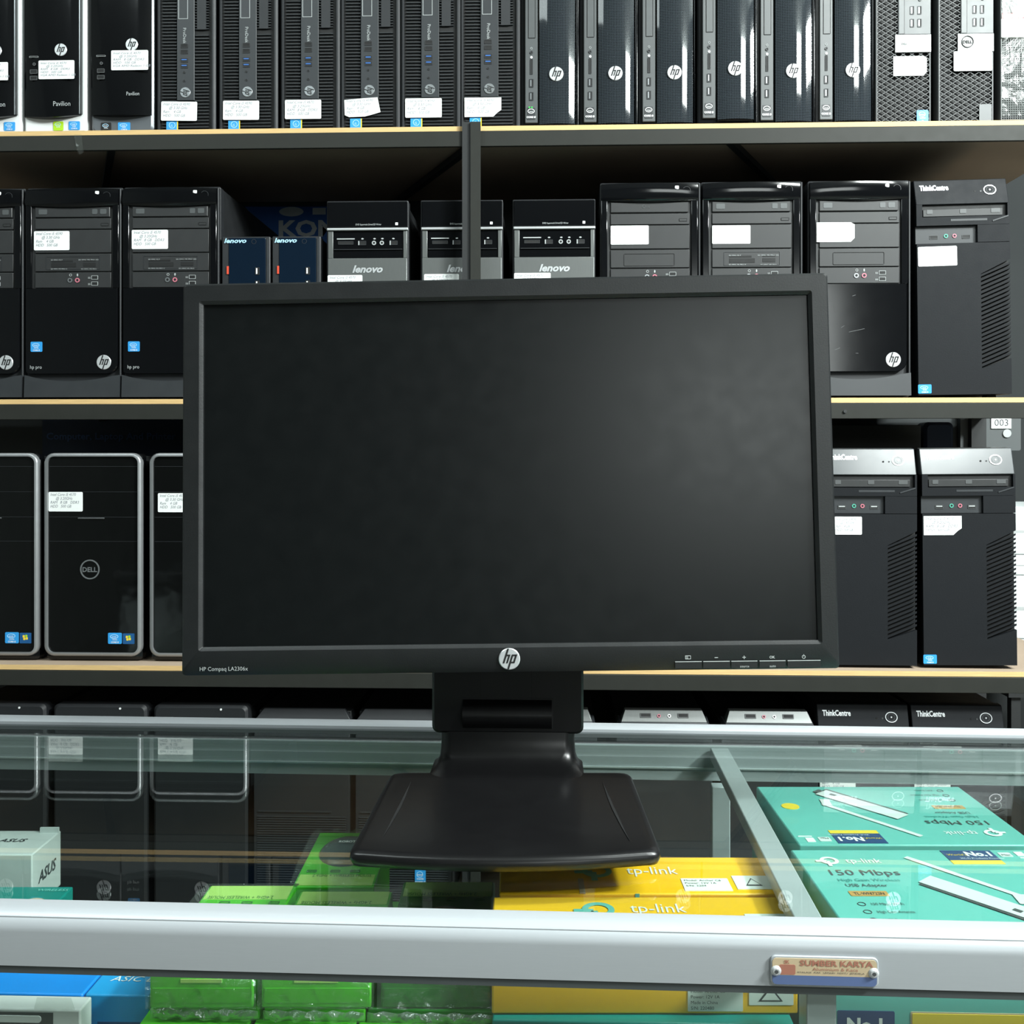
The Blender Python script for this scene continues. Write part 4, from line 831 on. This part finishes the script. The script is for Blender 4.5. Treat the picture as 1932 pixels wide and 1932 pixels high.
# row 4 (below counter height)
G4 = 'desktop computers on the bottom shelf'
P = lowdell('')
run(P, [dict(row=4, px0=100, px1=276, label='low dark computer top behind the counter rail, second from the left', group=G4), dict(row=4, px0=290, px1=466, label='low dark computer top behind the counter rail, third from the left', group=G4),
        dict(row=4, px0=-90, px1=86, label='low dark computer top behind the counter rail at the left photo edge', group=G4)])
P = lowopti(''); FO = Face(480, 660, 1736)
os_ = run(P, [dict(row=4, px0=480, px1=660, label='dark grey bottom shelf computer with small lettering, left of its twin near the monitor foot', group=G4), dict(row=4, px0=672, px1=852, label='dark grey bottom shelf computer partly hidden by the monitor foot', group=G4)])
for i, o in enumerate(os_): lab(o, FO, (494, 561, 1425, 1461) if i == 0 else (503, 569, 1428, 1462), -.0044, 1)
P = silvertop('')
os_ = run(P, [dict(row=4, px0=1163, px1=1344, label='silver-topped bottom shelf computer just right of the monitor foot', group=G4), dict(row=4, px0=1362, px1=1543, label='silver-topped bottom shelf computer beside the two dark lettered ones', group=G4),
        dict(row=4, px0=946, px1=1127, label='silver-topped bottom shelf computer mostly hidden behind the monitor foot', group=G4)])
for i, o in enumerate(os_[:2]): lab(o, Face(1163, 1344, 1736), (1206, 1272, 1418, 1462), -.0004, 1)
P = louvre_tower('matte black bottom shelf tower with ring button, left of its twin', sticker=False); P.location = base_at(1549, 1713, 4); P['group'] = G4; index_kids(P)
Q = copy_tree(P); Q.location = base_at(1724, 1896, 4); Q['label'] = 'matte black bottom shelf tower with ring button, rightmost on bottom shelf'
for o, kk in ((P, 0), (Q, 1)): lab(o, FT3, (1722, 1790, 465, 500), -.0004, kk)
# ================================================================ BOXES IN THE COUNTER
def lz(hh): return CAMZ-hh
def flatbox(name, label, cat, corners_px, ztop, thick, m, side=None, group=None):
    """box whose top face centre and width are read from the photo; returns thing with local x right, y depth, z up, origin at its base"""
    (bx0, bx1, by), (fx0, fx1, fy) = corners_px
    B0, B1, F0, F1 = atz(bx0, by, ztop), atz(bx1, by, ztop), atz(fx0, fy, ztop), atz(fx1, fy, ztop)
    c = (B0+B1+F0+F1)/4; w = ((B1-B0).length+(F1-F0).length)/2; d = ((B0+B1)/2-(F0+F1)/2).length
    ax = ((F1-F0)+(B1-B0)); rz = math.atan2(ax.y, ax.x)
    t = thing(name, label, cat, (c.x, c.y, ztop-thick), (0, 0, rz), group)
    MB().box(-w/2, w/2, -d/2, d/2, 0, thick, m).build('box_body', t, bevel=.0012)
    return t, w, d
def topprint(t, name, fn, w, d, z, label=None, flip=False):
    """print on a top face: drawn in local x,z of a plane laid flat (origin at the top-left rear corner region)"""
    b = MB(); fn(b); o = b.build(name, t, smooth=0, loc=(0, 0, z), rot=(-PI/2, 0, PI if flip else 0))
    if label: o['label'] = label
    return o
def tplogo(b, x, z, r, y, m):
    b.ring(x, z, r, r*.38, y-.0002, y, m, 24); b.box(x-r*1.5, x-r*.3, y-.0003, y, z-r*.35, z+r*.05, m); b.box(x-r*.45, x-r*.05, y-.0003, y, z-r*1.5, z-r*.2, m)
GB = 'stacked boxes inside the counter'
def tl_box(label, corners, ztop, thick, flip):
    t, w, d = flatbox('adapter_box', label, 'box', corners, ztop, thick, 'teal', group='turquoise adapter boxes')
    def pr(b):
        y = -.0004; X = lambda u: -w/2+w*u; Z = lambda v: d/2-d*v
        tplogo(b, X(.125), Z(.17), .0068, y, 'logo_white'); b.text('tp-link', X(.19), Z(.20), .0115, y, 'logo_white', fitw=w*.145)
        b.text('150 Mbps', X(.09), Z(.37), .0135, y, 'print_dark', fitw=w*.275); b.text('High Gain Wireless', X(.10), Z(.45), .0065, y, 'teal_dark', fitw=w*.24); b.text('USB Adapter', X(.115), Z(.52), .007, y, 'print_dark', fitw=w*.16)
        b.rr(X(.105), X(.25), Z(.635), Z(.575), .001, y, 0, 'orange_print'); b.text('TL-WN722N', X(.12), Z(.625), .006, y-.0002, 'print_dark', fitw=w*.115)
        for k, q in enumerate(('150 Mbps Wi-Fi', 'High Gain Antenna', 'WPS Button')):
            b.ring(X(.12), Z(.73+.09*k), .0028, .0004, y, 0, 'print_dark', 14); b.text(q, X(.155), Z(.745+.09*k), .0052, y, 'print_dark', fitw=w*(.12, .135, .09)[k])
        b.box(X(.62), X(.83), y, 0, Z(.165), Z(.02), 'navy'); b.box(X(.62), X(.83), y, 0, Z(.215), Z(.165), 'sticker_yellow')
        b.text("World's", X(.63), Z(.10), .0045, y-.0002, 'sticker_yellow'); b.text('No.1', X(.71), Z(.105), .0115, y-.0002, 'logo_white', bold=.04, fitw=w*.105); b.text('Wi-Fi Products Provider', X(.67), Z(.148), .0033, y-.0002, 'logo_white')
        b.rr(X(.85), X(.90), Z(.11), Z(.05), .001, y, 0, 'carton_white'); b.text('Mac', X(.857), Z(.10), .0042, y-.0002, 'print_dark'); b.box(X(.92), X(.955), y, 0, Z(.10), Z(.04), 'logo_white'); b.box(X(.92), X(.98), y, 0, Z(.13), Z(.12), 'logo_white')
        b.disc(X(.91), Z(.62), .0075, y, 0, 'sticker_yellow', 24)
        # pictured adapter: antenna rod and white body
        def quad(p0, p1, wd, m, yy):
            p0, p1 = Vector(p0), Vector(p1); n = (p1-p0).normalized(); n = Vector((-n.y, n.x))*wd/2; P = [p0+n, p1+n, p1-n, p0-n]; b.add([(q.x, yy, q.y) for q in P], [(0, 1, 2, 3)], m)
        quad((X(.45), Z(.12)), (X(.75), Z(.66)), .0048, 'white_plastic', y-.0002); quad((X(.735), Z(.62)), (X(.725), Z(.74)), .008, 'white_plastic', y-.0003)
        quad((X(.435), Z(.45)), (X(.705), Z(.90)), .0175, 'mid_grey', y-.0002); quad((X(.44), Z(.425)), (X(.71), Z(.875)), .0165, 'carton_white', y-.0004); quad((X(.655), Z(.80)), (X(.675), Z(.835)), .004, 'mid_grey', y-.0006); quad((X(.71), Z(.875)), (X(.728), Z(.905)), .009, 'silver', y-.0005)
    topprint(t, 'top_print', pr, w, d, thick, flip=flip)
    return t
zT = lz(.300)
tl_box('turquoise adapter box printed upside down, farther of two under the counter glass', ((1421, 1796, 1484), (1515, 1972, 1594)), zT, .032, True)
tl_box('turquoise adapter box printed upright, nearer of two at the front rail', ((1487, 1937, 1603), (1602, 2140, 1752)), zT, .032, False)
# taller cartons they lie on
def under(name, label, x0, x1, y0, y1, z0, z1, m, parts=None, group=GB, rz=0):
    t = thing(name, label, 'box', ((x0+x1)/2, (y0+y1)/2, z0), (0, 0, rz), group)
    MB().box(-(x1-x0)/2, (x1-x0)/2, -(y1-y0)/2, (y1-y0)/2, 0, z1-z0, m).build('box_body', t, bevel=.0012)
    if parts: parts(t, x1-x0, y1-y0, z1-z0)
    return t
def fr(px, Yp=.66): return at(px, 1880, Yp).x
def no1(t, w, d, h):
    b = MB(); y = -d/2-.0003; x = -w/2+.006; b.rr(x, x+.036, h-.06, h-.020, .001, y, y+.0004, 'navy'); b.text('No.1', x+.006, h-.033, .012, y-.0002, 'logo_white', bold=.04)
    x = -w/2+.052; b.rr(x, w/2-.01, h-.07, h-.020, .0008, y, y+.0004, 'plate_tan'); b.rr(x+.001, w/2-.011, h-.07, h-.021, .0006, y-.0003, y+.0002, 'sticker_yellow'); b.text('ac 750 Wi-Fi Range Extender', x+.008, h-.034, .009, y-.0005, 'print_dark'); b.build('front_print', t, smooth=0)
y0f = .658
under('router_box', 'turquoise box with navy and yellow print under the adapter boxes, lower right', fr(1548)+.004, fr(1548)+.25, y0f, .90, SHZ, zT-.0325, 'teal', no1)
# yellow router boxes
zY = lz(.305)
def yb(label, bx0, bx1, by, fx0, fx1, fy, thick, logo_u=.36):
    t, w, d = flatbox('router_box', label, 'box', ((bx0, bx1, by), (fx0, fx1, fy)), zY, thick, 'yellow', group='yellow router boxes')
    def pr(b):
        y = -.0004; X = lambda u: -w/2+w*u; Z = lambda v: d/2-d*v
        tplogo(b, X(logo_u+.0), Z(.42), .011, y, 'teal'); b.text('tp-link', X(logo_u+.11), Z(.50), .019, y, 'logo_white', fitw=w*.19)
        b.box(X(.29)-.001, X(.29)+.003, y, 0, Z(1), Z(.62), 'plate_tan')
    topprint(t, 'top_print', pr, w, d, thick)
    b = MB(); y = -.0005; X = lambda u: -w/2+w*u; Z = lambda v: d/2-d*v
    b.box(X(.66), X(.83), y, 0, Z(.94), Z(.62), 'label_paper'); [b.text(s, X(.67), Z(.70+.07*k), .0036, y-.0002, 'print_dark') for k, s in enumerate(('Model: Archer C6', 'Power: 12V 1A', 'S/N: 2204'))]
    b.box(X(.85), X(.985), y, 0, Z(.90), Z(.55), 'label_paper'); b.add([(X(.885), y-.0002, Z(.82)), (X(.945), y-.0002, Z(.82)), (X(.915), y-.0002, Z(.62))], [(0, 1, 2)], 'print_dark'); b.add([(X(.892), y-.0004, Z(.80)), (X(.938), y-.0004, Z(.80)), (X(.915), y-.0004, Z(.66))], [(0, 1, 2)], 'label_paper')
    b.build('barcode_label', t, smooth=0, loc=(0, 0, thick), rot=(-PI/2, 0, 0))
    b = MB(); y = -d/2-.0004; b.rr(w*.14, w*.32, .002, .0175, .0006, y, y+.0004, 'label_paper'); [b.text(s, w*.15, .0140-.0036*k, .0030, y-.0002, 'print_dark') for k, s in enumerate(('Model: Archer C6', 'Power: 12V 1A', 'Made in China', 'S/N: 220480'))]
    b.rr(w*.34, w*.485, .006, .020, .0006, y, y+.0004, 'label_paper'); b.add([(w*.37, y-.0002, .0085), (w*.45, y-.0002, .0085), (w*.41, y-.0002, .0185)], [(0, 1, 2)], 'print_dark'); b.add([(w*.38, y-.0004, .0094), (w*.44, y-.0004, .0094), (w*.41, y-.0004, .0168)], [(0, 1, 2)], 'label_paper')
    b.box(-w*.02, -w*.005, y, y+.0004, thick-.012, thick, 'teal'); b.build('front_label', t, smooth=0)
    return t, w, d
yb('yellow router box farther back under the monitor base, logo showing', 950, 1440, 1617, 935, 1470, 1686, .054)
ty, wy, dy = yb('yellow router box right behind the front rail', 933, 1470, 1692, 925, 1503, 1755, .054)
b = MB(); b.box(-wy/2-.001, wy/2+.001, -dy/2-.0022, -dy/2-.0014, .001, .056, 'light_wrap'); b.box(-wy/2-.001, wy/2+.001, -dy/2, dy/2, .0552, .0558, 'light_wrap'); b.build('plastic_wrap', ty, smooth=0)
yz = zY-.054
under('router_box', 'turquoise box lying under the yellow router boxes', fr(930), fr(1500)-.002, .652, .80, yz-.045, yz-.0005, 'teal_dark')
under('router_box', 'lowest turquoise carton beneath the yellow boxes', fr(935), fr(1495)-.002, .655, .80, SHZ, yz-.0455, 'teal')
# green wrapped mouse boxes
def mousebox(label, corners, ztop, thick, wrap=True, strip_far=True, dim=False):
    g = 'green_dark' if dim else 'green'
    t, w, d = flatbox('mouse_box', label, 'box', corners, ztop, thick, g, group='green wireless mouse boxes')
    def pr(b):
        y = -.0004; X = lambda u: -w/2+w*u; Z = lambda v: d/2-d*v; sgn = 1
        b.box(X(.03), X(.97), y, 0, Z(.19), Z(.01), 'lime')
    topprint(t, 'title_strip', pr, w, d, thick)
    b = MB(); b.text('WIRELESS MOUSE', 0, 0, .0072, -.0006, 'green_dark', 'l', fitw=w*.48); b.text('2.4GHz +', -w*.02, 0, .0072, -.0006, 'green_dark', 'r', fitw=w*.24)
    [b.frame(w*u-.004, w*u+.004, .0095, .0135, .0004, .0008, -.0006, 0, 'green_dark') for u in (-.3, .0, .25)]
    b.build('title_lettering', t, smooth=0, loc=(w*.05, d*.35, thick), rot=(-PI/2, 0, PI))
    # domed mouse blister
    b = MB(); R = []; rx, ry_ = w*.37, d*.27
    for k in range(6):
        a = PI/2*k/6; R.append([(rx*math.cos(a)*math.cos(q)*(1.0), -d*.10+ry_*math.cos(a)*math.sin(q), .009*math.sin(a)) for q in [2*PI*i/24 for i in range(24)]])
    b.rings(R, 'dome_grey'); b.build('mouse_blister', t, loc=(0, 0, thick-.0006), smooth=60)
    b = MB(); b.text('ROBOT', 0, 0, .006, 0, 'logo_white', 'c', bold=.02, fitw=w*.22); b.build('brand_lettering', t, smooth=0, loc=(0, -d*.09, thick+.0090), rot=(-PI/2, 0, PI))
    b = MB(); b.box(-w*.47, w*.47, -d/2-.0004, -d/2, thick*.15, thick*.55, g); b.box(-w*.2, w*.2, -d/2-.0005, -d/2, thick*.7, thick*.8, 'lime'); b.build('front_print', t, smooth=0)
    if wrap:
        b = MB(); n = 12; e = .0022; R = []
        for i in range(n+1):
            x = -w/2-e+(w+2*e)*i/n; j = .0012*math.sin(i*1.9)
            R.append([(x, -d/2-e+j, .0005), (x, -d/2-e-j, thick*.5), (x, -d/2-e+j, thick+.0016-j), (x, -d/4, thick+.0095+j), (x, d/4, thick+.0060-j), (x, d/2, thick+.0016), (x, d/2, thick+.0012), (x, d/4, thick+.0056-j), (x, -d/4, thick+.0091+j), (x, -d/2-e+.0004+j, thick+.0010-j), (x, -d/2-e-j+.0004, thick*.5), (x, -d/2-e+.0004+j, .0007)])
        b.rings(R, 'mouse_wrap'); b.build('plastic_wrap', t, smooth=70)
    return t
zg = lz(.338)
mousebox('bright green mouse box left of the other green ones at front rail', ((398, 559, 1671), (280, 478, 1833)), zg, .024)
mousebox('green mouse box between the bright left one and the dim right one', ((566, 748, 1682), (494, 692, 1833)), zg, .024)
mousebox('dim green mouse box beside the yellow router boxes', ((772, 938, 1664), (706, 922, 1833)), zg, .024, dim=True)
mousebox('green mouse box lying farther back than the others, beside the monitor base', ((594, 724, 1571), (562, 722, 1672)), zg, .024)
def wrapfront(t, w, d, h):
    b = MB(); n = 16; R = []
    for i in range(n+1):
        x = -w/2+w*i/n; j = .0016*math.sin(i*2.1); k2 = .0014*math.cos(i*3.1)
        R.append([(x, -d/2-.003+j, .001), (x, -d/2-.004+k2, h*.5), (x, -d/2-.003-j, h-.001), (x, -d/2-.0026-j, h-.001), (x, -d/2-.0036+k2, h*.5), (x, -d/2-.0026+j, .001)])
    b.rings(R, 'plastic_wrap'); b.build('plastic_wrap', t, smooth=70)
m3 = [o for o in COL.objects if o.name.startswith('mouse_box') and not o.parent][-1]; m3.rotation_euler.z += PI
zl2 = zg-.0245
under('mouse_box', 'green carton beneath the rear green mouse box beside the monitor base', m3.location.x-.030, m3.location.x+.030, m3.location.y-.045, m3.location.y+.05, SHZ, zl2, 'green')
zz = lz(.3715)
for i, (a, c_, l_) in enumerate(((283, 487, 'left'), (496, 688, 'middle'), (692, 932, 'right'))):
    x0, x1 = fr(a, .665), fr(c_, .665)
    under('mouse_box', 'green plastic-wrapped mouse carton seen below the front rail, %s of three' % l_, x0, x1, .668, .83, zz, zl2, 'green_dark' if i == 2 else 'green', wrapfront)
    under('mouse_box', 'bright green carton at the bottom of the %s green stack' % l_, x0-.006, x1-.006 if i < 2 else x1, .652, .83, SHZ, zz-.0005, 'green', None)
# left side: white carton, teal box, blue boxes
zA_ = lz(.344)
t, w, d = flatbox('graphics_card_box', 'white carton with dark brand lettering at the far left inside the counter', 'box', ((-70, 114, 1567), (-110, 62, 1612)), zA_, .050, 'carton_white', group=GB)
b = MB(); b.text('ASUS', 0, 0, .014, -.0004, 'print_dark', 'c', shear=.25, bold=.02, fitw=d*.62); b.build('side_lettering', t, smooth=0, loc=(w/2, 0, .020), rot=(0, 0, PI/2))
b = MB(); b.text('ASUS', 0, 0, .010, -.0004, 'print_dark', 'c', shear=.25, bold=.02); b.build('top_lettering', t, smooth=0, loc=(w*.12, 0, .050), rot=(-PI/2, 0, 0))
b = MB(); b.box(w*.30, w*.5, d*.40, d*.44, .050, .0545, 'carton_white'); b.build('lid_flap', t)
A3 = t.location
under('accessory_box', 'dark teal carton under the white brand-lettered carton', A3.x-w/2-.0, A3.x+w/2-.004, A3.y-d/2+.002, A3.y+d/2, SHZ, zA_-.0505, 'teal_dark')
zB_ = lz(.362)
t, w, d = flatbox('speaker_box', 'teal box with cream oval mark in front of the white carton', 'box', ((-120, 103, 1675), (-150, 100, 1745)), zB_, zB_-SHZ-.0002, 'teal_dark', group=GB)
def pr(b):
    b.disc(w*.31, -d*.03+.008, .0085, -.0004, 0, 'plate_tan', 22, ry=.007); b.disc(w*.31, -d*.03+.008, .003, -.0006, 0, 'print_dark', 12, ry=.0015); b.text('WIRELESS', w*.24, d*.36, .006, -.0004, 'teal_light')
    b.disc(-w*.02, -d*.1, .022, -.0004, 0, 'mid_grey', 24, ry=.018)
topprint(t, 'top_print', pr, w, d, zB_-SHZ)
zC_ = lz(.3685)
def bluep(t, w, d, h):
    b = MB(); b.box(-w*.30, w*.5, -d/2-.0004, -d/2, 0, h*.80, 'box_dark_blue'); b.rr(-w*.18, w*.5, h*.1, h*.72, .001, -d/2-.0008, -d/2, 'deep_black'); b.build('front_print', t, smooth=0)
    b = MB(); b.text('ASIC DESIGN', 0, 0, .010, -.0004, 'logo_white', shear=.2, fitw=.062); b.build('top_lettering', t, smooth=0, loc=(-w*.28, -d*.18, h), rot=(-PI/2, 0, 0))
under('accessory_box', 'cyan blue carton with white lettering beside the green stack', fr(172, .70), fr(292, .70), .690, .745, SHZ, zC_, 'box_cyan', bluep)
under('accessory_box', 'flat bright blue carton behind the white hang-tab box', fr(-60, .70), fr(168, .70), .690, .745, SHZ, zC_, 'box_blue')
def tab(t, w, d, h):
    b = MB(); b.poly([(w*.02, h+.0), (w*.05, h+.0075), (w*.40, h+.0075), (w*.44, h)], -d/2, -d/2+.0006, 'thin_wrap'); b.box(-w*.46, w*.22, -d/2-.0004, -d/2, h-.010, h-.002, 'carton_grey'); b.rr(-w*.40, w*.1, h-.0085, h-.004, .002, -d/2-.0008, -d/2, 'white_plastic'); b.build('hang_tab', t, smooth=0)
under('charger_box', 'white box with clear hang tab at the lower left corner', fr(-20, .662), fr(161, .662), .655, .672, SHZ, lz(.3600), 'white_plastic', tab)
# right edge, past the rack: white cartons and a numbered card
a, c_ = at(1912, 955, 2.25), at(1990, 955, 2.25)
zt_ = at(1912, 955, 2.25).z; hts = [at(1912, q, 2.25).z for q in (1290, 1205, 1085, 1046, 955)]
zf = 0.0
for k in range(4):
    z0, z1 = hts[k], hts[k+1]
    t = thing('white_carton', 'white carton in the stack past the rack end, %s' % ('lowest in view', 'second from bottom', 'thin one near the top', 'topmost')[k], 'box', (a.x+.13, 2.25, z0), group='white cartons past the rack end')
    MB().box(-.13, .15, 0, .25, 0, z1-z0-.001, 'carton_white').build('box_body', t, bevel=.002); MB().box(-.1301, .1501, -.0006, .03, (z1-z0)*.45, (z1-z0)*.5, 'print_grey').build('tape_strip', t, smooth=0)
t = thing('stand', 'dark stand carrying the white cartons past the rack end', 'stand', (a.x+.13, 2.25, 0)); MB().box(-.14, .16, 0, .26, hts[0]-.03, hts[0]-.0005, 'rack_dark').build('top', t)
for sx in (-.13, .13):
    for sy in (.01, .23): MB().box(sx, sx+.02, sy, sy+.02, 0, hts[0]-.031, 'rack_dark').build('leg', t)
a, c_ = at(1878, 808, 2.13), at(1916, 785, 2.13)
b = MB(); b.box(a.x, c_.x, 2.149, 2.1515, a.z, c_.z, 'label_paper'); b.text('003', (a.x+c_.x)/2, (a.z+c_.z)/2-.007, .020, 2.1486, 'print_dark', 'c'); b.disc((a.x+c_.x)/2+.012, a.z-.010, .0085, 2.149, 2.1515, 'print_grey', 16)
tag(b.build('number_card', smooth=0), 'white card numbered 003 on the right above the last computer', 'card')
a, c_ = at(1812, 782, 2.152), at(1880, 850, 2.152)
tag(MB().rr(a.x, at(1926, 800, 2.152).x, c_.z, a.z+.02, .004, 2.152, 2.166, 'carton_grey').build('grey_folder'), 'grey flat folder behind the numbered white card', 'folder')

# ================================================================ deeper levels: small pieces belong to the panel they sit on
NEST = {'port_panel': ('usb_port', 'audio_jack', 'port_symbols', 'port_tab'), 'port_strip': ('usb_port', 'audio_jack', 'card_slot', 'indicator', 'processor_sticker', 'optical_drive', 'model_lettering'),
        'drive_bezel': ('eject_button',), 'drive_door': ('disc_logo', 'door_print', 'indicator'), 'top_cover': ('power_button', 'indicator'), 'top_bezel': ('model_lettering', 'power_button', 'indicator'),
        'lower_cover': ('logo_badge', 'processor_sticker', 'model_lettering'), 'port_window': ('usb_port', 'audio_jack', 'card_slot', 'port_tab', 'port_symbols', 'window_step'),
        'badge_plate': ('logo_badge',), 'front_cover': ('logo_badge', 'brand_lettering', 'finger_lip', 'panel_seam', 'processor_sticker', 'windows_sticker'), 'silver_panel': ('usb_port', 'audio_jack'), 'mouse_blister': ('brand_lettering',),
        'title_strip': ('title_lettering',), 'base_plate': ('cable_groove',), 'neck_cover': ('panel_seam', 'hinge_gap'), 'plate': ('print',), 'drive_surround': ('optical_drive', 'disc_logo', 'eject_lever', 'drive_slot')}
tops = [o for o in COL.objects if o.parent is None and o.type == 'EMPTY']
ch = {}
for o in COL.objects:
    if o.parent: ch.setdefault(o.parent.name, []).append(o)
bn = lambda o: o.name.split('.')[0]
for r in tops:
    ks = ch.get(r.name, [])
    for host, subs in NEST.items():
        hs = [k for k in ks if bn(k) == host]
        if not hs: continue
        for k in ks:
            if bn(k) in subs and k.parent == r and k is not hs[0] and hs[0].parent == r:
                mb_ = k.matrix_basis.copy(); k.parent = hs[0]; k.matrix_basis = hs[0].matrix_basis.inverted() @ mb_
for k in ch[mon.name]:
    if bn(k) in ('menu_button', 'power_button', 'logo_badge', 'model_lettering', 'screen'):
        mb_ = k.matrix_basis.copy(); k.parent = bez; k.matrix_basis = bez.matrix_basis.inverted() @ mb_

for r in tops:
    fz = [min(v[2] for v in k.bound_box) for k in ch.get(r.name, []) if bn(k) == 'foot']
    if fz: r.location.z += -min(fz)
